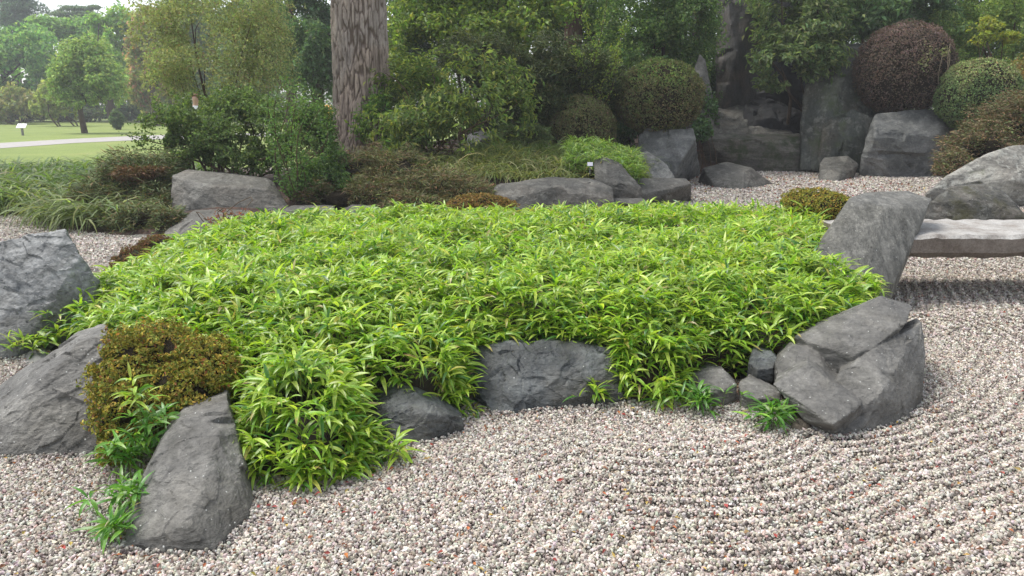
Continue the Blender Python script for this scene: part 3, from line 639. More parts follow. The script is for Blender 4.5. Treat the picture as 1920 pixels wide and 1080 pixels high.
rock('rounded grey stone half under the bamboo edge beside brown needles', [[P(1402, 682, 4.2), P(1412, 655, 4.3), P(1440, 652, 4.3), P(1458, 672, 4.2), P(1450, 692, 4.1), P(1420, 695, 4.1)]], R_WET, .008, .25, .012, 16, depth=.15)
rock('little pale stone between the two left rocks', [[P(44, 672, 4.72), P(60, 656, 4.78), P(85, 658, 4.78), P(92, 676, 4.7), P(84, 690), P(50, 688)]], R_FARBLUE, .007, .25, .010, 14, depth=.12)

FOOT_ROCKS = [o for o in COL.objects if o.get('category') == 'rock']
build_gravel()
# golden-brown dwarf shrubs of the island
AZ = [(.36, .30, .055, 5), (.26, .26, .05, 6), (.45, .32, .065, 1.6), (.28, .12, .045, .8), (.14, .18, .035, 3)]
bl = [blob(300, 672, 95, 55, 3.75, .26), blob(250, 700, 70, 65, 3.6, .2), blob(385, 690, 62, 55, 3.68, .2), blob(330, 735, 95, 55, 3.55, .2), blob(232, 780, 48, 65, 3.38, .13), blob(225, 832, 32, 36, 3.25, .1), blob(290, 770, 45, 40, 3.42, .12)]
shrub('dwarf_shrub', 'golden-brown mossy dwarf shrub draped between the two front left rocks', 'shrub', on(300, 800), bl, 52000, .021, .011, AZ, 31, core=.76, m=M_DULL, shell=.70, lump=.40, clump=(9., .12), up=.5, rnd=.8, zmin=.0, var=.25)
bl = [blob(905, 384, 62, 20, 8.6, .25), blob(872, 385, 35, 17, 8.5, .2)]
shrub('dwarf_shrub', 'low orange-brown dwarf shrub behind the bamboo centre', 'shrub', on(905, 404), bl, 9000, .028, .013, [(.34, .20, .07, 4), (.27, .18, .06, 3), (.20, .18, .05, 3)], 32, core=.8, m=M_DULL, shell=.82, lump=.15, clump=(6., .15))
bl = [blob(1535, 385, 60, 30, 7.7, .3), blob(1500, 378, 35, 22, 7.9, .2), blob(1565, 390, 35, 28, 7.4, .2)]
shrub('dwarf_shrub', 'mossy golden dwarf shrub beside the leaning slate pillar', 'shrub', on(1535, 440), bl, 12000, .026, .012, AZ, 33, core=.8, m=M_DULL, shell=.82, lump=.15, clump=(6., .15))
bl = [blob(295, 462, 42, 18, 6.9, .2), blob(255, 486, 38, 20, 6.4, .2), blob(228, 510, 26, 16, 6.0, .15)]
shrub('dwarf_shrub', 'reddish brown heather on the far left rim of the island', 'shrub', on(255, 515), bl, 9000, .03, .009, [(.27, .14, .07, 4), (.20, .12, .055, 3), (.16, .15, .05, 2)], 34, core=.86, m=M_DULL, shell=.7, clump=(6., .3))
bl = [blob(430, 408, 40, 16, 7.6, .15), blob(465, 402, 22, 16, 7.7, .1), blob(400, 425, 20, 18, 7.3, .1)]
shrub('red_shrub', 'sparse red-leaved sprigs at the back left of the bamboo', 'shrub', on(430, 440), bl, 170, .04, .013, [(.30, .09, .08, 4), (.22, .09, .07, 3), (.20, .18, .07, 1)], 35, stems=14, stem_r=(.006, .003), shell=.3, clump=(3., .3), up=.2)

# ------------------------------------------------------------------ stone slab bridge at the right
def granite():
    m, n, b, out = mat('granite'); L = n.links.new
    tc = N(n, 'ShaderNodeTexCoord'); a = N(n, 'ShaderNodeTexNoise', Scale=70., Detail=4., Roughness=.8); L(tc.outputs['Object'], a.inputs['Vector'])
    d = N(n, 'ShaderNodeTexNoise', Scale=5., Detail=7., Roughness=.7); L(tc.outputs['Object'], d.inputs['Vector'])
    r = ramp(n, [(.3, (.23, .22, .205)), (.5, (.38, .37, .35)), (.72, (.52, .505, .485))]); L(a.outputs['Fac'], r.inputs[0])
    r2 = ramp(n, [(.35, (.55, .50, .46)), (.6, (1., 1., 1.))]); L(d.outputs['Fac'], r2.inputs[0])
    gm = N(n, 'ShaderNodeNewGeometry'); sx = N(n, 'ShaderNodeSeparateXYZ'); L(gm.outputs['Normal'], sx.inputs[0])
    rz = ramp(n, [(.3, (.52, .45, .40)), (.75, (1, 1, 1))]); L(sx.outputs[2], rz.inputs[0])     # darker, browner sides and underside, paler top
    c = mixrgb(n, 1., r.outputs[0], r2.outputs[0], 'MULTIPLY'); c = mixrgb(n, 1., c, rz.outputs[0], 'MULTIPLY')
    L(c, b.inputs['Base Color']); b.inputs['Roughness'].default_value = .65
    bp = N(n, 'ShaderNodeBump', Strength=.5, Distance=.01); L(a.outputs['Fac'], bp.inputs['Height']); L(bp.outputs[0], b.inputs['Normal'])
    return m
def slab_bridge():
    zt, zb = .56, .365
    y0, y1 = on(1800, 441, zt)[1], on(1800, 411, zt)[1]
    x0, x1 = on(1690, 441, zt)[0]-.35, 7.6
    nx, prof = 170, [(y0+.05, zb), (y0, zb+.05), (y0, zt-.03), (y0+.03, zt), (y1-.03, zt), (y1, zt-.03), (y1, zb+.04), (y1-.05, zb)]
    xs = np.linspace(x0, x1, nx); k = len(prof)
    V = np.array([[x, y, z] for x in xs for y, z in prof]); 
    V += (np.stack([noise(V*3, a) for a in (1, 2, 3)], 1)-.5)*.010 + (np.stack([noise(V*11, a) for a in (4, 5, 6)], 1)-.5)*.016 + (np.stack([noise(V*30, a) for a in (7, 8, 9)], 1)-.5)*.012
    Fc = [[i*k+j, (i+1)*k+j, (i+1)*k+(j+1) % k, i*k+(j+1) % k] for i in range(nx-1) for j in range(k)]
    for i in (0, nx-1): Fc += [[i*k+0, i*k+1, i*k+6, i*k+7], [i*k+1, i*k+2, i*k+5, i*k+6], [i*k+2, i*k+3, i*k+4, i*k+5]]
    base = np.array([x0, (y0+y1)/2, zb])
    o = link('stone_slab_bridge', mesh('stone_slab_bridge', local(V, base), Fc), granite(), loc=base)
    tag(o, 'pale granite slab bridge reaching out of the picture behind the leaning pillar', 'bridge')
slab_bridge()
rock('low grey bridge support stone under the far end of the granite slab', [[(7.0, 6.3, -.05), (7.9, 6.25, -.05), (7.1, 6.4, .375), (7.8, 6.4, .375), (7.0, 7.2, -.05), (7.9, 7.25, -.05), (7.1, 7.1, .375), (7.8, 7.1, .375)]], R_FAR, .03, .8, .01, 8, foot=False, depth=.01)

# ------------------------------------------------------------------ rocks of the far shore
rock('mossy dark rock just behind the granite slab bridge', [[P(1720, 420, 9.2), P(1740, 385, 9.3), P(1790, 352, 9.6), P(1840, 344, 9.7), P(1885, 368, 9.5), P(1925, 412, 9.2), P(1820, 380, 9.3), P(1725, 440, 9.2), P(1925, 440, 9.2)]], R_MOSSTOP, .02, 1., .04, 24, depth=.8)
rock('broad pale lichen-covered rock at the right edge of the picture', [[P(1735, 366, 12.3), P(1770, 335, 12.4), P(1850, 290, 12.6), P(1900, 274, 12.8), P(2010, 270, 13), P(2060, 330, 12.6), P(2060, 384), P(1940, 384), P(1830, 384, 12.2), P(1740, 384), P(1900, 340, 12.2)]], R_LICH, .03, 1.6, .06, 34, strata=(-.4, -.2, .9), depth=1.5)
rock('large fractured boulder under the brown clipped dome', [[P(1612, 305, 17.6), P(1622, 260, 17.6), P(1640, 212, 17.8), P(1700, 205, 17.8), P(1775, 204, 18), P(1812, 225, 18), P(1800, 290, 17.7), P(1770, 330), P(1700, 333), P(1645, 330), P(1640, 260, 17.3), P(1760, 250, 17.4), P(1700, 310, 17.3)]], R_FARBLUE, .04, 2.2, .085, 40, strata=(.2, .2, 1), depth=1.6)
rock('small squarish stone left of the large fractured boulder', [[P(1534, 338), P(1536, 308, 17.3), P(1545, 295, 17.5), P(1590, 292, 17.5), P(1610, 308, 17.4), P(1600, 335, 17.2), P(1570, 341), P(1580, 315, 17.0)]], R_FAR, .025, .8, .03, 20, depth=.5)
rock('flat triangular grey rock lying on the far gravel', [[P(1308, 343), P(1318, 315, 15.7), P(1362, 304, 16), P(1410, 315, 15.6), P(1450, 346), P(1395, 356), P(1340, 352), P(1395, 322, 15.3)]], R_FAR, .025, 1., .03, 22, depth=.8)
rock('dark triangular slab standing beside the white plant label', [[P(1112, 300, 12.6), P(1135, 293, 12.7), P(1160, 302, 12.6), P(1205, 352, 12.2), P(1206, 376, 12.1), P(1150, 376, 12.1), P(1115, 340, 12.3), P(1160, 345, 12.1)]], R_FAR, .02, .9, .03, 22, depth=.35)
rock('square-cut block at the corner of the far gravel', [[P(1190, 338, 12.8), P(1200, 333, 12.9), P(1288, 335, 12.9), P(1296, 345, 12.7), P(1296, 378), P(1195, 384), P(1180, 370, 12.4)]], R_FAR, .02, .9, .022, 16, depth=.6)
rock('pale slanting rock leaning against the pedestal rock', [[P(1190, 330, 14.2), P(1194, 290, 14.4), P(1212, 282, 14.6), P(1250, 305, 14.3), P(1266, 334, 14), P(1240, 345, 13.8), P(1200, 345, 13.8)]], R_FARBLUE, .025, .9, .03, 20, depth=.5)
rock('tall split pedestal rock under the large clipped dome', [[P(1196, 258, 15.6), P(1215, 240, 15.7), P(1262, 238, 15.7), P(1264, 330, 15.2), P(1200, 330, 15.3)], [P(1255, 242, 15.6), P(1300, 240, 15.6), P(1306, 262, 15.5), P(1314, 328), P(1258, 335, 15.2), P(1280, 300, 15.2)]], R_FARBLUE, .03, 1.3, .045, 30, strata=(1, .2, .1), depth=.9)
rock('long low slab with layered top behind the bamboo', [[P(925, 355, 11.2), P(935, 345, 11.4), P(1040, 332, 11.8), P(1110, 335, 11.8), P(1150, 352, 11.5), P(1152, 380, 11.2), P(1130, 400, 11.1), P(960, 405, 10.9), P(935, 375, 11), P(1040, 350, 11.1)]], R_FAR, .022, 1.2, .04, 30, strata=(.05, -.2, 1), depth=.8)
rock('low flat stone between the layered slab and the square-cut block', [[P(1135, 380, 11.4), P(1150, 372, 11.5), P(1205, 372, 11.5), P(1220, 384, 11.3), P(1200, 400), P(1140, 400)]], R_FAR, .02, .6, .02, 12, depth=.3)
rock('big dark flat-topped rock under the dense green shrub', [[P(318, 395, 10.5), P(322, 330, 10.9), P(350, 318, 11.2), P(440, 325, 11.2), P(510, 335, 11.1), P(545, 395, 10.6), P(540, 410, 10.5), P(420, 412, 10.4), P(330, 405, 10.4), P(400, 350, 10.6), P(500, 355, 10.7)]], R_FAR, .022, 1.3, .04, 34, strata=(.3, -.2, 1), depth=1.)
rock('sloping grey rock in front of the big dark flat-topped rock', [[P(300, 450), P(318, 425, 9.6), P(360, 400, 9.9), P(430, 398, 9.9), P(480, 402, 9.8), P(500, 430, 9.5), P(420, 452, 9.3), P(330, 450), P(370, 412, 9.55)]], R_FAR, .018, .9, .03, 26, depth=.6)
rock('rectangular grey kerb block behind the bamboo left of the low junipers', [[P(526, 395, 10.1), P(545, 386, 10.3), P(628, 386, 10.3), P(630, 418, 10), P(528, 420, 10), P(628, 396, 10.1)]], R_FAR, .018, .7, .014, 12, depth=.4)
rock('small dark stone under the low juniper edge', [[P(645, 392, 10.3), P(660, 384, 10.4), P(700, 386, 10.4), P(715, 400, 10.2), P(712, 418, 10), P(648, 418, 10)]], R_FAR, .018, .5, .02, 16, depth=.3)
rock('low grey stone under the arching cotoneaster', [[P(248, 440), P(255, 420, 10.2), P(300, 415, 10.3), P(318, 435, 10), P(315, 447), P(255, 447)]], R_FAR, .018, .5, .02, 14, depth=.4)
rock('bluish stone block between the leafy shrub and the small clipped hedge', [[P(872, 285, 15.5), P(876, 252, 15.7), P(900, 244, 15.8), P(930, 247, 15.8), P(934, 285, 15.5), P(905, 262, 15.4)]], R_FARBLUE, .03, .8, .03, 18, depth=.5)
# cliff
rock('broad mossy ledge block at the foot of the cliff', [[P(1318, 258, 18.9), P(1330, 250, 19.2), P(1500, 250, 19.2), P(1512, 258, 18.9), P(1522, 322), P(1400, 322), P(1322, 318), P(1420, 262, 18.7), P(1520, 300, 18.7)]], R_MOSS, .045, 2., .06, 34, strata=(0, -.1, 1), depth=1.2)
rock('layered upper ledge of the cascade above the mossy ledge block', [[P(1325, 254, 19.6), P(1345, 225, 20), P(1400, 205, 20.4), P(1425, 215, 20.3), P(1480, 240, 20), P(1490, 254, 19.6)], [P(1325, 232, 20), P(1350, 200, 20.6), P(1395, 182, 20.8), P(1420, 195, 20.6), P(1415, 235, 20.1)]], R_FAR, .045, 1.6, .09, 30, strata=(.2, -.2, 1), depth=1., )
rock('tall dark cliff slab at the left of the cascade', [[P(1338, 240, 20.6), P(1342, 100, 20.8), P(1345, -70, 21.2), P(1440, -70, 21.4), P(1432, 100, 20.9), P(1400, 240, 20.6), P(1380, 100, 20.3)]], rock_mat('cliff_brown', (.04, .038, .036), (.09, .08, .072), stain_amt=.5, speck=0, moss=.1, strata=(3, 3, .8), scale=.6), .06, 2.5, .10, 30, strata=(1, 0, .1), depth=1.2)
rock('black recessed cliff face behind the cascade', [[P(1405, 270, 22.5), P(1405, -70, 22.8), P(1560, -70, 22.8), P(1560, 270, 22.5), P(1480, 100, 22.2)]], R_DARK, .08, 3, .2, 30, strata=(.3, .1, 1), depth=1.5)
rock('dark wet boulder in the shade above the mossy ledge', [[P(1390, 250, 19.9), P(1395, 200, 20.2), P(1425, 180, 20.4), P(1470, 195, 20.2), P(1510, 215, 20), P(1512, 252, 19.7), P(1450, 220, 19.7)]], R_DARK, .05, 1.8, .09, 28, depth=1.2)
rock('broad upright greenish cliff slab beside the large fractured boulder', [[P(1498, 305, 18.7), P(1504, 190, 19), P(1520, 110, 19.3), P(1550, 92, 19.5), P(1640, 80, 19.8), P(1680, 140, 19.4), P(1680, 310, 18.9), P(1560, 318, 18.3), P(1500, 318, 18.5), P(1560, 180, 18.6), P(1600, 120, 18.9)], [P(1530, 318, 18.3), P(1545, 235, 18.3), P(1600, 205, 18.4), P(1650, 230, 18.3), P(1660, 318, 18.2), P(1590, 270, 18.1)]], R_CLIFF, .04, 2.6, .10, 50, strata=(.9, .1, .3), depth=1.3)
rock('pale pointed rock rising behind the large clipped dome', [[P(1285, 250, 17.9), P(1295, 150, 18), P(1312, 98, 18.3), P(1322, 110, 18.2), P(1338, 180, 18), P(1340, 250, 17.8), P(1312, 170, 17.7)]], R_FAR, .04, 1.2, .05, 24, strata=(1, 0, .2), depth=.7)

# ------------------------------------------------------------------ pine trunk
def pine():
    bx = at(684, 285, 15.0); base = np.array([bx[0], 15., tz(bx[0], 15.)-.1]); R = .55
    nu, nv = 260, 300; H = 7.5
    u = np.linspace(0, 2*np.pi, nu, endpoint=False); z = np.linspace(0, H, nv); U, Z = np.meshgrid(u, z)
    r = R*(1 - .035*Z) + .16*np.exp(-Z/.35) + .03*np.exp(-Z/.4)*np.cos(5*U)
    wx = (fbm(np.stack([np.cos(U).ravel()*2, np.sin(U).ravel()*2, Z.ravel()*.8], 1), 2, 3)-.5)*.5
    wz = (fbm(np.stack([np.cos(U).ravel()*3, np.sin(U).ravel()*3, Z.ravel()*2], 1), 12, 3)-.5)*1.2
    q = np.stack([np.cos(U).ravel()*8. + wx*3, np.sin(U).ravel()*8. - wx*3, Z.ravel()*2.3 + wz*1.3], 1)
    f1, f2, cid = worley(q, 3); e = (f2-f1)
    q2 = q*np.array([2.2, 2.2, 2.6]); g1, g2, cid2 = worley(q2, 8)
    plate = sstep(.0, .15, e); fine = sstep(0, .12, g2-g1)
    d = -.034*(1-plate) - .010*(1-fine)*plate + (cid-.5)*.024*plate + (cid2-.5)*.012 + (fbm(np.stack([np.cos(U).ravel()*9, np.sin(U).ravel()*9, Z.ravel()*9], 1), 15, 3)-.5)*.02
    rr = r.ravel() + d; V = np.stack([rr*np.cos(U).ravel() + Z.ravel()*.0, rr*np.sin(U).ravel(), Z.ravel()], 1)
    n1 = fbm(V*np.array([9, 9, 5.]), 4, 4)[:, None]; n2 = fbm(V*1.1, 9, 2)[:, None]
    plc = np.array([.36, .285, .235])*(.65+.75*n1)*(.85+.3*cid2[:, None]); plc = plc*(1-.45*sstep(.5, .62, n2)) + np.array([.28, .27, .26])*.45*sstep(.5, .62, n2)*(.6+.8*n1)
    fur = np.array([.12, .088, .068])
    C = fur + (plc-fur)*(sstep(.02, .17, e)*(.62+.38*fine))[:, None]
    i = np.arange(nu*nv).reshape(nv, nu); j = np.roll(i, -1, 1)
    Fc = np.stack([i[:-1], j[:-1], j[1:], i[1:]], 2).reshape(-1, 4)
    root = empty('pine_tree', base, 'huge old pine trunk with deeply furrowed plated bark', 'tree')
    link('trunk', mesh('trunk', V, Fc, C, True), M_BARK, root)
    rng = np.random.default_rng(77)     # the crown, above the picture
    bl = [np.concatenate([base + [rng.uniform(-2.4, 2.4), rng.uniform(-2, 2.4), rng.uniform(7.5, 10.5)], [1.5, 1.4, .55]]) for _ in range(9)]
    V, Fc, C = crown_mesh('c', bl, 9000, .2, .03, [(.04, .07, .03, 1), (.055, .085, .03, 1)], rng, shell=.2)
    link('crown', mesh('crown', local(V, base), Fc, C), M_LEAF, root)
    V, Fc, C = limbs(base + [0, 0, 7.2], bl, rng, 9, .14, .03)
    link('limbs', mesh('limbs', local(V, base), Fc, None, True), M_TRUNK, root)
pine()

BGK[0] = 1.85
# ------------------------------------------------------------------ clipped domes
def dome(label, px, py, rx, ry, Y, cols, seed, n=16000, extra=(), L=.05, W=.028, group='clipped dome shrubs', flat=-.45):
    rng = np.random.default_rng(seed); s = scale_at(px, py, Y); c = at(px, py, Y); R = np.array([rx*s, rx*s*.9, ry*s])
    base = c - [0, 0, R[2]*.6]
    root = empty('clipped_shrub', base, label, 'topiary', group)
    d = norm(rng.normal(0, 1, (n*2, 3))); d = d[d[:, 2] > flat-.12][:n]; n = len(d)
    p4 = np.sign(d)*np.abs(d)**.9; p4 = p4/np.linalg.norm(p4, axis=1, keepdims=True)
    rad = .90 + .11*rng.random(n) + .10*(noise(d*3, seed)-.5) + .045*(noise(d*9, seed+1)-.5)*2 + .05*(rng.random(n) > .985)
    p = c + p4*rad[:, None]*R; p[:, 2] = np.maximum(p[:, 2], c[2] + R[2]*(flat-.1))
    br = noise(d*3.2+seed, 5)[:, None]
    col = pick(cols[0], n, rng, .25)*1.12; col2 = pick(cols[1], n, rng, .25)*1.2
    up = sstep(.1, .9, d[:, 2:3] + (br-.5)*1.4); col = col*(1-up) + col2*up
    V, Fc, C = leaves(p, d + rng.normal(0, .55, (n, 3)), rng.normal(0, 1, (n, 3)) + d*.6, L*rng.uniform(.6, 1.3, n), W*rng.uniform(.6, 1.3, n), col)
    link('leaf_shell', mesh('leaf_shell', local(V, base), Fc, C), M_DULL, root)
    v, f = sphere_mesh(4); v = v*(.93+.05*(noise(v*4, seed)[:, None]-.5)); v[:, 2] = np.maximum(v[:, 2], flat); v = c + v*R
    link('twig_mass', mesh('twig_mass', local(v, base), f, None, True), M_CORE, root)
    st = []
    for k in range(5):
        a = c + [rng.uniform(-.2, .2)*R[0], rng.uniform(-.1, .3)*R[1], R[2]*flat]; b = a*[1, 1, 0] + [0, 0, tz(a[0], a[1]) - .05]
        v, f = tube(bent(b, a, rng, .06), .035, .025, 5); st.append((v, f, np.zeros((len(v), 3))))
    V, Fc, C = merge(st); link('stems', mesh('stems', local(V, base), Fc, None, True), M_TWIG, root)
    return root
DB = [(.07, .06, .03, 4), (.055, .062, .024, 4), (.095, .075, .04, 1.5), (.08, .10, .035, 2)]
DG = [(.075, .11, .03, 6), (.055, .075, .024, 3), (.10, .085, .036, 2)]
dome('low brownish clipped dome left of the pedestal rock', 1092, 247, 63, 66, 15.6, (DB, [(.09, .08, .04, 3), (.07, .085, .03, 3)]), 1, 17000)
dome('large clipped dome, green on top and brown below, on its rock pedestal', 1235, 182, 84, 70, 16.0, (DB, DG), 2, 24000, flat=-.82)
dome('reddish brown clipped dome above the large fractured boulder', 1697, 132, 92, 86, 18.6, ([(.072, .05, .04, 4), (.055, .043, .032, 3), (.095, .07, .052, 2)], [(.095, .064, .055, 4), (.08, .06, .048, 2)]), 3, 26000, flat=-.8)
dome('round green clipped dome at the right above the brown hedge', 1834, 180, 75, 70, 17.4, ([(.085, .12, .045, 4), (.06, .09, .035, 3)], [(.12, .15, .055, 3), (.13, .12, .06, 2)]), 4, 20000, flat=-.8)

def whips():
    rng = np.random.default_rng(9); base = at(1758, 200, 17.9); st = []
    root = empty('whip_shoots', base, 'bare pale whippy shoots rising in front of the reddish brown dome', 'shrub')
    for tx, ty in ((1782, 82), (1768, 100), (1778, 95), (1763, 130)):
        v, f = tube(bent(base, at(tx, ty, 17.5 + rng.uniform(-.1, .1)), rng, .06), .014, .007, 4); st.append((v, f, np.zeros((len(v), 3))))
    V, Fc, C = merge(st); link('stems', mesh('stems', local(V, base), Fc, None, True), M_PALE, root)
    bl = [blob(1738, 105, 14, 30, 17.45, .15), blob(1772, 95, 9, 12, 17.5, .1)]
    V, Fc, C = crown_mesh('c', bl, 110, .06, .035, [(.10, .12, .05, 1), (.13, .12, .08, 1)], rng, shell=.2)
    link('foliage', mesh('foliage', local(V, base), Fc, C), M_LEAF, root)
whips()

# ------------------------------------------------------------------ shrubs and ground plants of the far shore
GREEN = [(.075, .13, .035, 4), (.055, .10, .03, 3), (.11, .16, .04, 2)]
DARKG = [(.035, .065, .025, 4), (.05, .085, .03, 3), (.075, .11, .035, 1)]
YELG = [(.13, .18, .035, 4), (.10, .145, .035, 3), (.18, .21, .05, 2)]
OLIVE = [(.19, .21, .105, 4), (.15, .18, .085, 4), (.225, .23, .125, 2), (.16, .12, .08, .4)]
def gb(px, Y): x = at(px, 300, Y)[0]; return np.array([x, Y, tz(x, Y)])

bl = [blob(400, 35, 140, 80, 14.6, 1.3), blob(330, 110, 85, 75, 14.4, 1.), blob(470, 95, 85, 85, 14.4, 1.), blob(400, 150, 110, 60, 14.2, 1.), blob(300, 60, 60, 60, 14.8, .8), blob(420, -60, 170, 80, 14.8, 1.4), blob(500, 20, 60, 70, 14.7, .9)]
shrub('tall_shrub', 'tall airy shrub with small olive-yellow leaves left of the pine trunk', 'shrub', gb(420, 14.4), bl, 40000, .052, .028, OLIVE, 41, stems=11, stem_r=(.022, .005), clump=(1.5, .46), shell=.2, lump=.35, rnd=.9, spread=.25, gap=norm(ray(366, 192)))
bl = [blob(300, 268, 38, 22, 12.0, .4), blob(335, 232, 60, 42, 12.3, .6), blob(600, 270, 35, 40, 12.1, .4), blob(425, 245, 80, 52, 12.2, .7), blob(510, 255, 65, 52, 12.1, .6), blob(390, 290, 65, 28, 11.8, .5), blob(455, 200, 60, 35, 12.6, .6), blob(490, 305, 50, 26, 11.6, .4), blob(305, 255, 25, 20, 12, .3), blob(375, 205, 40, 28, 12.6, .4), blob(545, 225, 40, 35, 12.3, .4)]
shrub('dense_shrub', 'dense dark green small-leaved shrub spreading over the flat-topped rock', 'shrub', gb(430, 12.3), bl, 42000, .05, .03, [(.075, .115, .04, 4), (.055, .085, .03, 3), (.11, .15, .05, 2)], 42, stems=14, stem_r=(.025, .005), clump=(2.6, .47), shell=.3, lump=.5, spread=.3, gap=norm(ray(366, 192)))
def sprig(name, label, pts, cols, seed, n=160, L=.045, W=.026, Y=11.5):
    rng = np.random.default_rng(seed); st, lv = [], []
    base = at(*pts[0][0], Y); root = empty(name, base, label, 'shrub')
    for a, b in pts:
        q = bent(at(*a, Y), at(*b, Y + rng.uniform(-.4, .3)), rng, .07, 12); v, f = tube(q, .012, .004, 4); st.append((v, f, np.zeros((len(v), 3))))
        k = rng.integers(2, 12, n); p = q[k] + rng.normal(0, .05, (n, 3)); lv.append(leaves(p, rng.normal(0, .6, (n, 3)) + [0, -.3, .6], rng.normal(0, 1, (n, 3)), L*rng.uniform(.6, 1.3, n), W*rng.uniform(.7, 1.2, n), pick(cols, n, rng)))
    V, Fc, C = merge(st); link('stems', mesh('stems', local(V, base), Fc, None, True), M_TWIG, root)
    V, Fc, C = merge(lv); link('foliage', mesh('foliage', local(V, base), Fc, C), M_LEAF, root)
sprig('branching_shrub', 'loose dark twigs reaching left over the lawn edge', [((350, 270), (235, 252)), ((350, 285), (255, 280)), ((360, 265), (262, 228))], DARKG, 43, 110, Y=12.)
sprig('upright_shrub', 'thin upright bare-based stems rising beside the flat-topped rock', [((552+dx, 384), (552+ex, ey)) for dx, ex, ey in ((-8, -50, 190), (-4, -25, 150), (-2, -8, 170), (0, 10, 160), (3, 30, 190), (6, 48, 205), (2, -40, 240), (5, 60, 230), (0, 0, 200))], [(.065, .12, .035, 3), (.09, .15, .045, 2)], 44, 170, .05, .03, 11.0)
bl = [blob(600, 300, 50, 50, 11.8, .5), blob(585, 240, 45, 55, 12., .5), blob(620, 345, 40, 40, 11.5, .4), blob(560, 350, 25, 35, 11.3, .2)]
shrub('green_shrub', 'small dark green shrub in front of the pine foot', 'shrub', gb(600, 11.8), bl, 11000, .05, .028, [(.05, .09, .03, 4), (.075, .12, .035, 2)], 45, stems=8, stem_r=(.015, .004), clump=(2.5, .45), shell=.3, lump=.4)

# low junipers and heathers
def juniper(label, bl, n, cols, seed, L=.11, W=.012, base=None, name='low_juniper', cat='shrub', group=None, zmin=.02):
    rng = np.random.default_rng(seed); p, d = fol_pts(bl, n, rng, .55, .35, (2.4, .40), zmin); n = len(p); base = np.asarray(base)
    az = np.arctan2(d[:, 1], d[:, 0]) + rng.normal(0, .8, n)
    V, Fc, C = ribbons(p, az, rng.uniform(-.1, .9, n), rng.uniform(0, 1.3, n), L*rng.uniform(.5, 1.4, n), W*rng.uniform(.7, 1.3, n), pick(cols, n, rng, .25), 3, .2, rng.normal(0, .5, n))
    root = empty(name, base, label, cat, group)
    link('foliage', mesh('foliage', local(V, base), Fc, C), M_DULL, root)
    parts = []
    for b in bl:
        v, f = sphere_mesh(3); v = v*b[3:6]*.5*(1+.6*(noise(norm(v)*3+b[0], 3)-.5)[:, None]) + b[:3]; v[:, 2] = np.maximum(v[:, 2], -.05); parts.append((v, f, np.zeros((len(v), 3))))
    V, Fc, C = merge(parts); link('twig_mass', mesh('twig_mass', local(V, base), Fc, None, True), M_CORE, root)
JB = [(.085, .075, .035, 4), (.065, .075, .03, 4), (.12, .085, .045, 2), (.09, .11, .04, 2), (.13, .07, .04, .7)]
juniper('wide low brown-green juniper mass in front of the pine trunk', [blob(660, 330, 80, 45, 12.3, .8), blob(740, 325, 90, 45, 12.4, .8), blob(700, 370, 110, 38, 11.4, .6), blob(820, 355, 80, 40, 11.6, .6), blob(640, 375, 70, 35, 11.2, .5), blob(780, 385, 80, 25, 10.9, .4), blob(880, 365, 45, 25, 11.3, .4), blob(620, 320, 50, 45, 12, .5)], 46000, JB, 51, base=gb(730, 11.8))
juniper('arching grey-green cotoneaster trailing down to the left gravel', [blob(250, 350, 75, 60, 11.4, .6), blob(295, 400, 45, 45, 10.7, .4), blob(230, 400, 60, 40, 10.8, .4), blob(300, 330, 50, 45, 11.5, .5), blob(190, 385, 50, 45, 10.9, .4), blob(205, 412, 50, 30, 10.15, .35), blob(265, 415, 55, 32, 9.95, .35), blob(318, 420, 32, 34, 9.85, .3), blob(150, 412, 35, 26, 10.4, .3)], 36000, [(.07, .085, .035, 4), (.10, .115, .05, 3), (.12, .08, .04, 1.3), (.06, .08, .04, 2)], 52, .10, .015, base=gb(250, 11))
juniper('reddish patch of low heather over the arching cotoneaster', [blob(255, 325, 38, 14, 11.0, .25), blob(285, 318, 25, 10, 11.1, .2)], 3600, [(.11, .065, .035, 3), (.09, .075, .035, 2)], 53, .08, .014, base=gb(255, 11.2))

# strappy tufts
STR = [(.10, .14, .045, 4), (.075, .11, .04, 3), (.15, .18, .075, 2), (.20, .18, .09, .5)]
def cells(spec, rng_seed, dz=0.):
    rng = np.random.default_rng(rng_seed); out = []
    for px, py, Y in spec:
        q = at(px, py, Y); q[2] = max(tz(q[0], q[1]), 0)+.02; out.append(q)
    return out
straps('strap_leaf_tuft', 'big drooping strap-leaved tuft at the left edge of the gravel', 'plant', cells([(-60, 400, 11.8), (-20, 400, 11.7), (20, 400, 11.6), (60, 400, 11.7), (0, 380, 12.2), (50, 385, 12.2), (-50, 380, 12.4)], 1), 110, .85, .028, STR, 61, spread=.14, bend=(1.6, 2.7))
straps('strap_leaf_tuft', 'pale green strap-leaved tuft bending onto the gravel beside the cotoneaster', 'plant', cells([(110, 425, 10.6), (140, 425, 10.4), (175, 432, 10.2), (118, 400, 11.2), (165, 400, 11.0), (140, 380, 11.6), (205, 430, 10.1)], 2), 120, .80, .026, [(.10, .13, .045, 4), (.07, .10, .035, 4), (.15, .17, .07, 1.5)], 62, spread=.14, bend=(1.6, 2.7))
straps('strap_leaf_drift', 'wide drift of strap-leaved plants below the lawn', 'plants', cells([(x, 320, 12.6 + (i % 4)*1.05) for i, x in enumerate(range(-80, 340, 16))], 3), 150, .58, .034, [(.075, .115, .042, 4), (.055, .09, .035, 3), (.12, .15, .06, 2)], 63, spread=.26)
straps('strap_leaf_drift', 'green leafy drift at the lawn corner under the loose twigs', 'plants', cells([(x, 320, 15.5 + (i % 3)*1.2) for i, x in enumerate(range(200, 380, 14))], 3), 130, .6, .035, [(.09, .14, .05, 4), (.085, .13, .045, 3), (.16, .20, .08, 2)], 66, spread=.28)
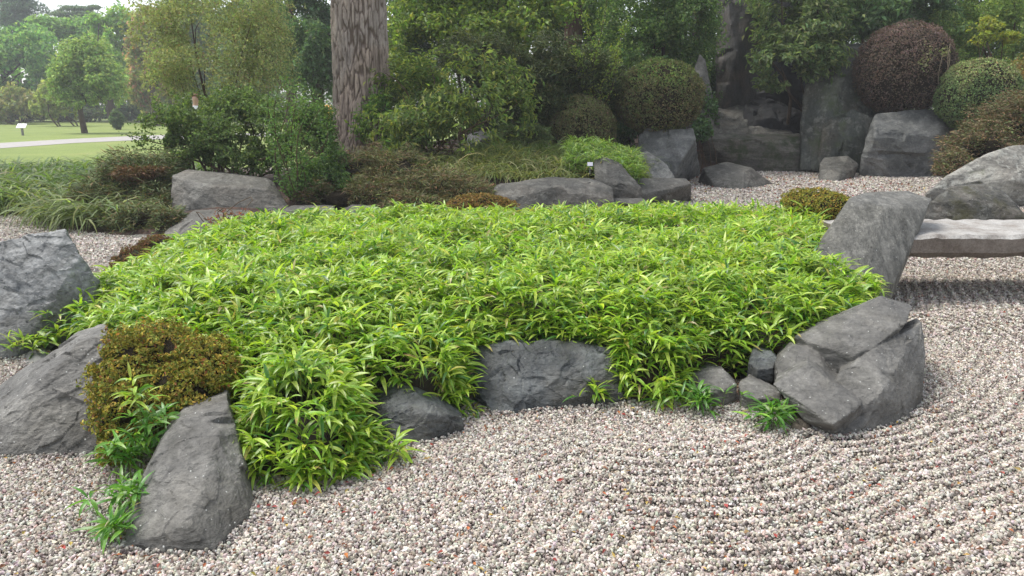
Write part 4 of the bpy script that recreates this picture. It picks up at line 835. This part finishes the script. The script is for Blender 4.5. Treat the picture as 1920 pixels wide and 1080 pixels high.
straps('strap_leaf_drift', 'row of drooping grassy tufts behind the layered slab', 'plants', cells([(x, 330, 12.6 + (i % 3)*.5) for i, x in enumerate(range(800, 1075, 13))], 4), 85, .55, .018, [(.15, .17, .06, 4), (.10, .13, .045, 3), (.24, .23, .11, 2)], 64, spread=.14, bend=(1.6, 2.6))
straps('strap_leaf_drift', 'darker grassy drift in front of the low clipped dome', 'plants', cells([(x, 300, 14 + (i % 3)*.4) for i, x in enumerate(range(900, 1200, 13))], 6), 80, .5, .018, [(.09, .12, .045, 4), (.065, .10, .035, 3), (.15, .17, .06, 1)], 67, spread=.16, bend=(1.2, 2.4))
def leafy_clump():
    rng = np.random.default_rng(65); n = 620
    px = rng.uniform(1062, 1200, n); Y = rng.uniform(12.6, 14.2, n); t = np.array([at(a, 300, y) for a, y in zip(px, Y)])
    t[:, 2] = terrain(t) + rng.uniform(.12, .42, n); base = np.array([t[:, 0].mean(), t[:, 1].mean(), .5])
    V, Fc, C = bamboo_arrays(t, rng.normal(0, .2, (n, 3)), rng, (5, 7), (.12, .2), (.018, .026), 4, True, [(.15, .22, .045, 3), (.20, .28, .06, 3), (.10, .16, .04, 2), (.28, .31, .09, 1)])
    o = link('bamboo_clump', mesh('bamboo_clump', local(V, base), Fc, C, True), M_BAMBOO, loc=base); tag(o, 'light green bamboo clump between the low dome and the triangular slab', 'bamboo plant')
leafy_clump()
def leafy_spill():
    rng = np.random.default_rng(68); n = 150
    px = rng.uniform(1160, 1212, n); Y = rng.uniform(12.9, 13.5, n); t = np.array([at(a, 300, y) for a, y in zip(px, Y)])
    t[:, 2] = terrain(t) + rng.uniform(.0, .22, n); base = np.array([t[:, 0].mean(), t[:, 1].mean(), .3])
    V, Fc, C = bamboo_arrays(t, np.tile([.4, -.5, 0], (n, 1)), rng, (6, 8), (.10, .17), (.016, .024), 4, True, [(.22, .26, .05, 3), (.28, .31, .07, 3), (.16, .20, .04, 2)])
    o = link('bamboo_clump', mesh('bamboo_clump', local(V, base), Fc, C, True), M_BAMBOO, loc=base); tag(o, 'yellowish bamboo spilling behind the triangular slab', 'bamboo plant')
leafy_spill()

bl = [blob(800, 180, 80, 60, 14.0, .9), blob(880, 190, 80, 65, 13.8, .9), blob(770, 235, 65, 45, 13.5, .7), blob(860, 245, 70, 35, 13.4, .7), blob(940, 215, 50, 40, 13.7, .6), blob(840, 130, 80, 45, 14.3, .9), blob(740, 165, 40, 60, 14.4, .6), blob(975, 205, 45, 45, 14.2, .6), blob(770, 280, 50, 25, 13.2, .4), blob(930, 150, 60, 50, 14.4, .7)]
shrub('leafy_shrub', 'large leafy shrub with drooping pointed mid-green leaves right of the pine', 'shrub', gb(840, 13.9), bl, 17000, .115, .04, [(.10, .14, .04, 4), (.065, .10, .032, 4), (.16, .19, .05, 2), (.21, .22, .06, .8)], 71, stems=14, stem_r=(.025, .006), clump=(1.9, .5), shell=.12, lump=.7, droop=1.0, up=.7, rnd=.5, spread=.3)
bl = [blob(690, 235, 38, 40, 14.1, .3), blob(710, 205, 28, 35, 14.2, .3), blob(675, 250, 28, 30, 13.9, .25), blob(720, 255, 28, 30, 13.8, .3)]
shrub('creeping_shrub', 'small bright-leaved shrub growing over the foot of the pine trunk', 'shrub', gb(695, 13.9), bl, 1900, .085, .04, GREEN, 72, stems=6, stem_r=(.012, .004), clump=(2.5, .48), shell=.2, droop=.6)
bl = [blob(960, 150, 90, 50, 16.2, 1.), blob(1060, 140, 95, 60, 16.4, 1.), blob(1130, 170, 50, 60, 16.5, .8), blob(1010, 195, 70, 45, 16., .8), blob(900, 110, 70, 40, 16.5, .9)]
juniper('broad dark feathery shrub behind the low clipped dome', bl, 66000, [(.05, .065, .028, 4), (.07, .085, .035, 3), (.035, .05, .022, 3), (.10, .11, .045, 1)], 73, .15, .022, base=gb(1020, 16.3), name='feathery_shrub')
sprig('slender_shrub', 'slender pale-stemmed shrub rising above the low clipped dome', [((1120, 205), (1095, 30)), ((1122, 205), (1140, -10)), ((1128, 205), (1175, 40)), ((1118, 205), (1075, 90)), ((1130, 205), (1150, 90))], YELG, 74, 260, .06, .03, 15.6)
bl = [blob(960, 258, 35, 20, 15.0, .4), blob(1000, 252, 32, 18, 15.0, .4)]
juniper('flat-topped clipped green hedge left of the low dome', bl, 9000, [(.075, .105, .04, 4), (.055, .085, .03, 2), (.10, .10, .045, 1)], 75, .07, .014, base=gb(980, 15), name='clipped_hedge', cat='hedge')
bl = [blob(1850, 275, 70, 40, 13.9, .8), blob(1900, 235, 60, 50, 14.4, .9), blob(1800, 305, 40, 25, 13.5, .5), blob(1960, 220, 60, 60, 14.4, .9), blob(1775, 322, 20, 14, 13.3, .3)]
juniper('brown-green low hedge sloping down behind the lichen-covered rock', bl, 30000, [(.10, .07, .04, 4), (.075, .075, .035, 4), (.13, .085, .05, 2), (.07, .09, .035, 2)], 76, .07, .02, base=gb(1860, 14.4), name='sloping_hedge', cat='hedge')

# trees and tall shrubs that close the view
bl = [blob(1180, 60, 90, 70, 19.4, 1.4), blob(1270, 50, 80, 70, 19.3, 1.3), blob(1150, 130, 70, 60, 18.8, 1.1), blob(1250, 120, 70, 60, 18.9, 1.1), blob(1300, 30, 50, 90, 19.4, 1.), blob(1210, -60, 130, 70, 19.6, 1.6)]
shrub('holly_tree', 'dense small-leaved green holly behind the large clipped dome', 'tree', gb(1210, 19.4), bl, 36000, .085, .045, [(.075, .12, .04, 4), (.05, .09, .03, 4), (.12, .17, .055, 2)], 81, stems=8, stem_r=(.07, .012), twig=M_TRUNK, stem_name='trunk', clump=(1.5, .42), shell=.45, lump=.4)
bl = [blob(1322, 205, 22, 38, 18.0, .35), blob(1316, 240, 18, 22, 17.7, .3)]
shrub('ivy_bush', 'glossy dark ivy between the large dome and the cliff', 'shrub', gb(1322, 18), bl, 1900, .09, .06, [(.04, .075, .03, 3), (.075, .13, .06, 1)], 82, stems=5, stem_r=(.012, .004), shell=.3)
bl = [blob(1500, 60, 75, 55, 19.4, 1.2), blob(1460, 110, 50, 35, 18.9, .8), blob(1530, 110, 50, 40, 19., .8), blob(1480, 10, 75, 45, 19.8, 1.2), blob(1560, 30, 50, 50, 19.8, 1.), blob(1520, -60, 90, 50, 20, 1.3), blob(1445, 155, 30, 20, 18.8, .4)]
shrub('overhanging_tree', 'tree with pale-tipped leaves overhanging the dark cliff gap', 'tree', gb(1510, 20.5), bl, 15000, .15, .06, [(.085, .12, .05, 4), (.06, .09, .035, 4), (.14, .17, .07, 2)], 83, stems=10, stem_r=(.07, .012), twig=M_TRUNK, stem_name='trunk', clump=(1.6, .44), shell=.3, lump=.4, droop=.6, up=.8, rnd=.5)
bl = [blob(1640, 20, 85, 45, 20.8, 1.2), blob(1710, 20, 80, 40, 20.6, 1.2), blob(1600, 45, 45, 30, 20.4, .8), blob(1680, -50, 130, 50, 21.4, 1.5), blob(1750, 50, 40, 30, 20.4, .8)]
shrub('rhododendron', 'glossy rhododendron above the reddish brown dome', 'shrub', gb(1670, 21), bl, 15000, .17, .07, [(.08, .13, .06, 4), (.12, .18, .09, 3), (.055, .095, .04, 3)], 84, stems=8, stem_r=(.06, .012), stem_name='stems', clump=(1.5, .42), shell=.5, lump=.35)
bl = [blob(1830, 90, 55, 45, 20.2, 1.), blob(1890, 60, 60, 50, 20.4, 1.), blob(1940, 110, 60, 60, 20, 1.), blob(1800, 50, 45, 40, 20.6, .9), blob(1900, 0, 90, 50, 21, 1.3), blob(1880, 130, 50, 40, 19.8, .8)]
shrub('azalea_bush', 'mid-green azalea mass in the upper right corner', 'shrub', gb(1880, 20.4), bl, 30000, .09, .045, [(.14, .19, .065, 4), (.105, .155, .055, 3), (.20, .25, .08, 2)], 85, stems=8, stem_r=(.05, .01), clump=(1.6, .42), shell=.5, lump=.4)
bl = [blob(1850, 52, 30, 18, 19.0, .4), blob(1838, 70, 24, 14, 18.9, .3), blob(1888, 70, 20, 12, 18.9, .3)]
shrub('azalea_bush', 'bright yellow-green flowering azalea spray at the upper right', 'shrub', gb(1855, 19.2), bl, 2200, .09, .045, [(.20, .21, .035, 4), (.14, .17, .04, 3)], 86, stems=5, stem_r=(.03, .008), shell=.4)
bl = [blob(1940, 180, 50, 60, 17.8, .9), blob(1915, 150, 25, 40, 18.2, .5)]
shrub('azalea_bush', 'orange-tinged azalea at the right border beside the green dome', 'shrub', gb(1935, 18), bl, 5000, .07, .035, [(.20, .13, .05, 3), (.13, .12, .045, 3)], 87, stems=5, stem_r=(.03, .008), shell=.5)
bl = [blob(800, 50, 90, 60, 19.0, 1.4), blob(890, 70, 80, 50, 18.6, 1.2), blob(960, 60, 80, 50, 19, 1.2), blob(860, -30, 130, 60, 19.4, 1.5), blob(760, 110, 40, 50, 18.6, .9), blob(1000, 10, 80, 60, 19.4, 1.3)]
shrub('maple_tree', 'yellowish green tree filling the top between the pine and the reddish trunk', 'tree', gb(880, 19.2), bl, 19000, .12, .075, YELG + [(.075, .115, .035, 4)], 88, stems=9, stem_r=(.06, .012), twig=M_TRUNK, stem_name='trunk', clump=(1.4, .45), shell=.3, lump=.4)

def trunk_tree(name, label, px, Y, r, H, blobs, n, L, W, cols, seed, bark=M_TRUNK, cat='tree', group=None, limbsn=7, z0=None, lean=0., **kw):
    rng = np.random.default_rng(seed); x = at(px, 240, Y)[0]; z = z0 if z0 is not None else (tz(x, Y) if Y < 30 else -.06)
    base = np.array([x, Y, z]); root = empty(name, base, label, cat, group)
    parts = []; v, f = tube(bent(base - [0, 0, .1], base + [lean, 0, H], rng, .02, 10), np.linspace(r*1.25, r*.6, 10), 0, 10); parts.append((v, f, np.zeros((len(v), 3))))
    top = base + [lean*.7, 0, H*.7]
    for i in range(limbsn):
        b = blobs[i % len(blobs)]; v, f = tube(bent(top + [0, 0, rng.uniform(-.25, .25)*H], b[:3] + rng.uniform(-.4, .4, 3)*b[3:6], rng, .08), r*.4, r*.08, 5); parts.append((v, f, np.zeros((len(v), 3))))
    V, Fc, C = merge(parts); link('trunk', mesh('trunk', local(V, base), Fc, None, True), bark, root)
    V, Fc, C = crown_mesh('c', blobs, n, L, W, cols, rng, **kw)
    link('crown', mesh('crown', local(V, base), Fc, C), M_LEAF, root)
    return root
bl = [blob(1070, -60, 120, 60, 23, 2), blob(1010, -20, 70, 50, 23, 1.5), blob(1120, 10, 60, 50, 23.4, 1.2)]
trunk_tree('conifer', 'tree with a reddish straight trunk behind the feathery shrub', 1072, 23, .27, 7, bl, 7000, .16, .06, GREEN, 91, M_REDTRUNK)
for px, py, rx, ry, Y, lab in ((1130, 235, 60, 45, 19.5, 'dark shrub in the gap between the two clipped domes'), (1010, 225, 70, 50, 20.5, 'dark shrub behind the flat-topped clipped hedge'), (930, 230, 50, 55, 21, 'dark shrub behind the large leafy shrub'), (1290, 215, 50, 70, 20.6, 'dark shrub behind the pale pointed rock'), (1335, 130, 35, 70, 21.5, 'tall dark shrub between the pale pointed rock and the dark cliff slab'), (800, 190, 80, 70, 21, 'dark shrub just right of the pine trunk behind the leafy shrub'), (745, 250, 40, 40, 19.5, 'low dark shrub at the right foot of the pine trunk')):
    bl = [blob(px, py, rx, ry, Y, .8), blob(px-rx*.5, py+ry*.3, rx*.6, ry*.6, Y-.3, .5), blob(px+rx*.5, py+ry*.3, rx*.6, ry*.6, Y-.3, .5)]
    shrub('dark_shrub', lab, 'shrub', gb(px, Y), bl, 6500, .10, .045, DARKG, px, stems=5, stem_r=(.03, .008), clump=(1.6, .38), shell=.4, group='dark shrubs behind the domes')
# evergreen backdrop, each tree on its own
BG = [(600, 60, 27, 95, 130, [(.075, .125, .06, 4), (.055, .095, .045, 3), (.11, .16, .085, 2)], 'blue-green laurel tree left of the pine trunk', .16, .07, 16000),
      (545, 20, 34, 80, 150, [(.035, .06, .04, 4), (.05, .08, .05, 2)], 'very dark conifer behind the blue-green laurel', .2, .05, 12000),
      (760, 60, 27, 110, 150, DARKG, 'dark evergreen just right of the pine trunk', .17, .06, 13000),
      (920, 40, 29, 120, 160, DARKG, 'dark evergreen behind the yellowish green tree', .18, .06, 13000),
      (1100, 90, 26, 110, 140, DARKG, 'dark evergreen behind the reddish straight trunk', .16, .06, 13000),
      (1300, 30, 28, 130, 150, DARKG, 'dark evergreen above the left end of the cliff', .18, .06, 12000),
      (1560, -10, 27, 150, 110, DARKG, 'dark evergreen above the cliff slabs', .18, .06, 12000),
      (1780, 20, 28, 150, 130, [(.06, .10, .045, 4), (.085, .13, .05, 2)], 'green tree behind the rhododendron', .18, .07, 12000),
      (1980, 10, 27, 130, 150, [(.075, .12, .05, 4), (.10, .14, .05, 2)], 'green tree beyond the azaleas at the right border', .18, .07, 9000),
      (1420, 110, 26, 90, 120, DARKG, 'dark evergreen in the gap behind the cliff slabs', .16, .06, 11000),
      (1650, 130, 25, 90, 100, DARKG, 'dark evergreen behind the greenish cliff slab', .16, .06, 10000)]
for px, py, Y, rx, ry, cols, lab, L_, W_, n_ in BG:
    rg = np.random.default_rng(px); bl = [blob(px + rg.uniform(-.55, .55)*rx, py + rg.uniform(-.65, .75)*ry, rx*rg.uniform(.4, .6), ry*rg.uniform(.3, .45), Y + rg.uniform(-.8, .8)) for _ in range(9)] + [blob(px, py+ry*.5, rx*.75, ry*.5, Y)]
    trunk_tree('evergreen_tree', lab, px, Y, .22, 4.5, bl, n_, L_, W_, cols, px+7, clump=(1.1, .42), shell=.35, lump=.35, group='evergreens closing the view')

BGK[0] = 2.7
# ------------------------------------------------------------------ lawn trees and far trees
LT = [(.115, .16, .06, 4), (.09, .13, .05, 3), (.155, .195, .075, 2)]
bl = [blob(160, 125, 60, 40, 46), blob(120, 160, 42, 30, 45), blob(200, 155, 40, 32, 46), blob(160, 95, 42, 28, 46.5), blob(150, 180, 55, 22, 45.5), blob(205, 190, 25, 18, 45), blob(110, 130, 30, 25, 46), blob(175, 160, 40, 26, 44.8)]
trunk_tree('young_tree', 'young spreading tree standing alone on the lawn behind the path', 158, 46, .15, 2.6, bl, 11000, .24, .11, LT, 101, clump=(.8, .43), shell=.3, lump=.4)
FT = [(20, 95, 75, 115, 80, [(.09, .16, .06, 4), (.065, .125, .05, 3), (.13, .20, .07, 2)], 'broad green tree at the far left edge'),
      (130, 80, 80, 90, 70, [(.11, .18, .06, 4), (.085, .14, .05, 3)], 'round green tree beyond the lawn behind the young tree'),
      (215, 80, 72, 70, 90, [(.12, .19, .05, 4), (.09, .15, .05, 3), (.18, .24, .07, 1)], 'tall bright green tree at the end of the lawn'),
      (295, 90, 62, 70, 100, [(.13, .13, .06, 3), (.10, .12, .05, 3), (.19, .11, .08, 1.5)], 'olive and reddish tree behind the tall airy shrub'),
      (380, 60, 66, 90, 120, [(.075, .115, .05, 3), (.10, .14, .055, 2)], 'tall green tree far behind the tall airy shrub'),
      (470, 50, 60, 80, 130, [(.06, .095, .045, 3), (.08, .12, .05, 2)], 'dull green tree far behind, left of the dark conifer'),
      (-60, 110, 68, 70, 90, [(.08, .14, .05, 3), (.11, .17, .06, 2)], 'green tree cut by the left border')]
for px, py, Y, rx, ry, cols, lab in FT:
    rg = np.random.default_rng(px+300); bl = [blob(px + rg.uniform(-.6, .6)*rx, py + rg.uniform(-.55, .9)*ry, rx*rg.uniform(.28, .45), ry*rg.uniform(.2, .34), Y + rg.uniform(-2, 2)) for _ in range(15)] + [blob(px, py+ry*.55, rx*.75, ry*.5, Y+1)]
    trunk_tree('broadleaf_tree', lab, px, Y, .35, 5, bl, 13000, .42, .24, cols, px+310, clump=(.45, .42), shell=.4, lump=.4, group='trees beyond the lawn')
def low_row(label, specs, cols, seed, name='bush', cat='bush', n=4000, L_=.35, W_=.2, group='bushes at the end of the lawn'):
    bl = [blob(*s) for s in specs]; b = bl[0][:3].copy(); b[2] = -.06
    shrub(name, label, cat, b, bl, n, L_, W_, cols, seed, stems=4, stem_r=(.06, .02), clump=(.6, .40), zmin=-.05, spread=.4, group=group)
low_row('olive brown bush at the far left end of the lawn', [(35, 195, 45, 34, 66), (-10, 200, 40, 30, 66)], [(.15, .15, .07, 3), (.11, .13, .055, 2)], 111)
low_row('olive bush with pale trunk left of the young tree', [(110, 185, 40, 32, 60), (90, 200, 30, 22, 60)], [(.15, .17, .065, 3), (.12, .14, .055, 2)], 112)
low_row('small dark rounded bush on the lawn right of the young tree', [(219, 222, 14, 14, 52), (219, 232, 8, 10, 52)], [(.05, .075, .045, 3), (.07, .095, .05, 1)], 113, n=1500, L_=.2, W_=.1)
low_row('pinkish orange bush glimpsed left of the pine trunk', [(616, 214, 18, 13, 30), (600, 222, 16, 10, 30)], [(.38, .20, .13, 3), (.26, .22, .08, 2)], 114, n=2200, L_=.12, W_=.07)
low_row('yellow-green bush on the lawn beside the pine foot', [(600, 248, 30, 14, 26), (640, 252, 20, 10, 26)], [(.22, .30, .06, 3), (.15, .22, .05, 2)], 115, n=2600, L_=.12, W_=.06)
for i, (x, lab) in enumerate(((-40, 'low dark hedge at the left end of the far lawn edge'), (80, 'low dark hedge behind the white information sign'), (190, 'low dark hedge behind the young tree trunk'), (290, 'low dark hedge behind the dark rounded bush'), (400, 'low dark hedge hidden behind the dense shrub'), (530, 'low dark hedge glimpsed behind the upright stems'), (650, 'low dark hedge glimpsed at the left side of the pine trunk'))):
    low_row(lab, [(x-35, 214, 45, 13, 74), (x+35, 212, 45, 15, 74), (x, 196, 50, 26, 77)], [(.045, .07, .04, 3), (.07, .085, .045, 2)], 120+i, 'hedge', 'hedge', 2600, .4, .22, 'hedges along the far lawn edge')
bx = at(118, 235, 58); rg = np.random.default_rng(5)
# dark conifer and flat-layered cedar on the skyline
def skyline(name, label, px, Y, specs, cols, seed, L_, W_, n):
    bl = [blob(*s) for s in specs]; trunk_tree(name, label, px, Y, .5, (blob(px, specs[0][1], 1, 1, Y)[2]), bl, n, L_, W_, cols, seed, clump=(.5, .38), shell=.15, lump=.3, limbsn=12, group='conifers on the skyline')
skyline('conifer', 'dark pointed conifer rising above the trees at the top left', 40, 96, [(40, -40, 14, 25, 96, 1.), (38, -5, 30, 16, 96, 2.), (45, 15, 45, 14, 96, 2.6), (30, 35, 50, 16, 96, 3), (50, 60, 60, 25, 96, 3)], [(.035, .06, .05, 3), (.05, .08, .06, 2)], 131, .6, .1, 7000)
skyline('cedar', 'flat-layered cedar crown against the pale sky', 140, 104, [(150, 17, 36, 5, 104, 2.6), (120, 28, 26, 5, 104, 2.4), (165, 28, 24, 6, 104, 2.4), (140, 40, 30, 7, 104, 2.4), (180, 14, 12, 4, 104, 1.5)], [(.05, .08, .055, 3), (.07, .10, .06, 2)], 132, .5, .12, 4500)

BGK[0] = 1.
# ------------------------------------------------------------------ small things
def plain(name, c, r=.6):
    m, n, b, out = mat(name); L = n.links.new
    tc = N(n, 'ShaderNodeTexCoord'); a = N(n, 'ShaderNodeTexNoise', Scale=12., Detail=4.); L(tc.outputs['Object'], a.inputs['Vector'])
    rr = ramp(n, [(.3, tuple(x*.88 for x in c)), (.7, tuple(min(1, x*1.08) for x in c))]); L(a.outputs['Fac'], rr.inputs[0]); L(rr.outputs[0], b.inputs['Base Color']); b.inputs['Roughness'].default_value = r
    return m
def box(sx, sy, sz, o=(0, 0, 0), rx=0.):
    bm = bmesh.new(); bmesh.ops.create_cube(bm, size=1); bmesh.ops.scale(bm, vec=(sx, sy, sz), verts=bm.verts)
    bmesh.ops.bevel(bm, geom=bm.edges[:], offset=min(sx, sy, sz)*.15, segments=1, affect='EDGES')
    bmesh.ops.rotate(bm, matrix=Matrix.Rotation(rx, 3, 'X'), verts=bm.verts); bmesh.ops.translate(bm, vec=o, verts=bm.verts)
    me = bpy.data.meshes.new('b'); bm.to_mesh(me); bm.free(); return me
q = on(43, 254, -.06); root = empty('information_sign', q, 'white tilted information board on a grey post on the lawn', 'sign')
link('post', box(.10, .10, .42, (0, 0, .2)), plain('grey_post', (.22, .21, .2)), root)
pn = link('panel', box(.50, .32, .04, (0, 0, .50), .75), plain('white_panel', (.80, .82, .84), .35), root)
q = at(1106, 322, 12.3); root = empty('plant_label', q, 'tiny white plant label on a stake beside the triangular slab', 'label')
link('stake', box(.012, .008, .16, (0, 0, .04)), plain('grey_stake', (.2, .2, .2)), root)
link('plate', box(.085, .008, .06, (0, -.01, .12), -.35), plain('label_white', (.78, .76, .84), .4), root)

def person():
    Y = 22.5; top = at(366, 176, Y); z = tz(top[0], Y) if poly_sd(np.array([[top[0], Y]]), BED_POLY)[0][0] > 0 else -.06
    H = top[2]-z; base = np.array([top[0], Y, z]); s = H/1.74
    root = empty('person', base, 'red-haired person in a white top half hidden behind the shrubs', 'person')
    def skin(name, jts, edges, m, lvl=2):
        me = bpy.data.meshes.new(name); me.from_pydata([tuple(np.array(j[:3])*s) for j in jts], edges, [])
        o = link(name, me, m, root); md = o.modifiers.new('s', 'SKIN'); 
        for v, j in zip(me.skin_vertices[0].data, jts): v.radius = (j[3]*s, (j[4] if len(j) > 4 else j[3])*s)
        me.skin_vertices[0].data[0].use_root = True
        o.modifiers.new('d', 'SUBSURF').levels = lvl; o.modifiers['d'].render_levels = lvl
        return o
    J = [(0, 0, .95, .13, .10), (0, 0, 1.15, .12, .09), (0, .01, 1.36, .14, .09), (0, .01, 1.46, .06), (0, -.01, 1.54, .07), (0, -.02, 1.63, .085, .095), (0, -.01, 1.70, .06),
         (.17, .01, 1.40, .055), (.23, .0, 1.14, .042), (.21, -.10, .92, .033), (.20, -.16, .84, .03, .015), (-.17, .01, 1.40, .055), (-.23, .0, 1.14, .042), (-.21, -.10, .92, .033), (-.20, -.16, .84, .03, .015),
         (.09, 0, .88, .085), (.10, -.02, .48, .06), (.10, .02, .09, .04), (.10, -.14, .04, .04, .03), (-.09, 0, .88, .085), (-.10, .02, .48, .06), (-.10, .06, .09, .04), (-.10, -.10, .04, .04, .03)]
    E_ = [(0, 1), (1, 2), (2, 3), (3, 4), (4, 5), (5, 6), (2, 7), (7, 8), (8, 9), (9, 10), (2, 11), (11, 12), (12, 13), (13, 14), (0, 15), (15, 16), (16, 17), (17, 18), (0, 19), (19, 20), (20, 21), (21, 22)]
    skin('body', J, E_, plain('skin', (.52, .32, .24)))
    skin('shirt', [(0, 0, .90, .155, .125), (0, 0, 1.15, .145, .115), (0, .01, 1.36, .165, .115), (0, .01, 1.43, .085), (.18, .01, 1.40, .075), (.225, .0, 1.22, .062), (-.18, .01, 1.40, .075), (-.225, .0, 1.22, .062)], [(0, 1), (1, 2), (2, 3), (2, 4), (4, 5), (2, 6), (6, 7)], plain('white_cotton', (.80, .81, .84)))
    skin('trousers', [(0, 0, .92, .15, .12), (.09, 0, .84, .105), (.10, -.02, .48, .08), (.10, .02, .12, .07), (-.09, 0, .84, .105), (-.10, .02, .48, .08), (-.10, .06, .12, .07)], [(0, 1), (1, 2), (2, 3), (0, 4), (4, 5), (5, 6)], plain('dark_cloth', (.03, .035, .05)))
    skin('hair', [(0, .02, 1.66, .095, .095), (0, .0, 1.73, .075), (0, .07, 1.56, .06)], [(0, 1), (0, 2)], plain('auburn_hair', (.20, .06, .035)))
person()

def litter():
    rng = np.random.default_rng(44); n = 620
    px = rng.uniform(-20, 1940, n); py = 560 + 520*rng.random(n)**.8; p = np.array([on(a, b, .012) for a, b in zip(px, py)])
    n2 = 420; q = np.stack([rng.uniform(3, 8, n2), rng.uniform(11.5, 18.5, n2), np.full(n2, .02)], 1)
    n3 = 260; a = rng.integers(0, 33, n3); t = rng.random((n3, 1)); e = ISLE[a]*(1-t) + ISLE[a+1]*t; e[:, :2] += rng.normal(0, .12, (n3, 2)) + [0, -.14]; e[:, 2] = .012
    p = np.concatenate([p, q, e]); p = p[poly_sd(p, ISLE)[0] < -.02]; n = len(p)
    near = p[:, 1] < 9
    col = pick([(.30, .07, .06, 4), (.38, .14, .06, 3), (.45, .32, .10, 2), (.22, .10, .06, 3)], n, rng, .15)
    V, Fc, C = leaves(p + [0, 0, .004], rng.normal(0, .35, (n, 3)) + [0, 0, 1], rng.normal(0, 1, (n, 3)), np.where(near, .024, .06)*rng.uniform(.5, 1.4, n), np.where(near, .014, .04)*rng.uniform(.6, 1.3, n), col)
    o = link('fallen_leaves', mesh('fallen_leaves', V, Fc, C), M_DULL); tag(o, kind='stuff')
    # brown pine needles in the wet soil left of the stepped rock
    n = 330; px = rng.normal(1385, 50, n); py = rng.normal(690, 22, n); p = np.array([on(a, b, .10) for a, b in zip(px, py)]); p[:, 2] = isle_soil(p).clip(.01, .3) + .012
    V, Fc, C = ribbons(p, rng.uniform(0, 6.28, n), rng.normal(.05, .15, n), rng.normal(.1, .2, n), rng.uniform(.07, .15, n), np.full(n, .003), pick([(.24, .08, .035, 3), (.36, .22, .10, 2)], n, rng), 4, 0, None, 'strap')
    o = link('pine_needles', mesh('pine_needles', V, Fc, C), M_DULL); tag(o, kind='stuff')
litter()

# ------------------------------------------------------------------ the air
def haze():
    bm = bmesh.new(); bmesh.ops.create_cube(bm, size=1); bmesh.ops.scale(bm, vec=(540, 370, 28), verts=bm.verts); bmesh.ops.translate(bm, vec=(0, 135, 12.8), verts=bm.verts)
    me = bpy.data.meshes.new('haze'); bm.to_mesh(me); bm.free()
    m = bpy.data.materials.new('haze'); m.use_nodes = True; n = m.node_tree; n.nodes.clear()
    v = n.nodes.new('ShaderNodeVolumePrincipled'); v.inputs['Color'].default_value = (.93, .95, 1, 1); v.inputs['Density'].default_value = HAZE; v.inputs['Anisotropy'].default_value = .2
    for k in ('Density Attribute', 'Color Attribute', 'Temperature Attribute'): v.inputs[k].default_value = ''
    o = n.nodes.new('ShaderNodeOutputMaterial'); n.links.new(v.outputs[0], o.inputs['Volume']); m.cycles.homogeneous_volume = True
    h = link('haze', me, m); tag(h, kind='stuff')
HAZE = .0016
haze()
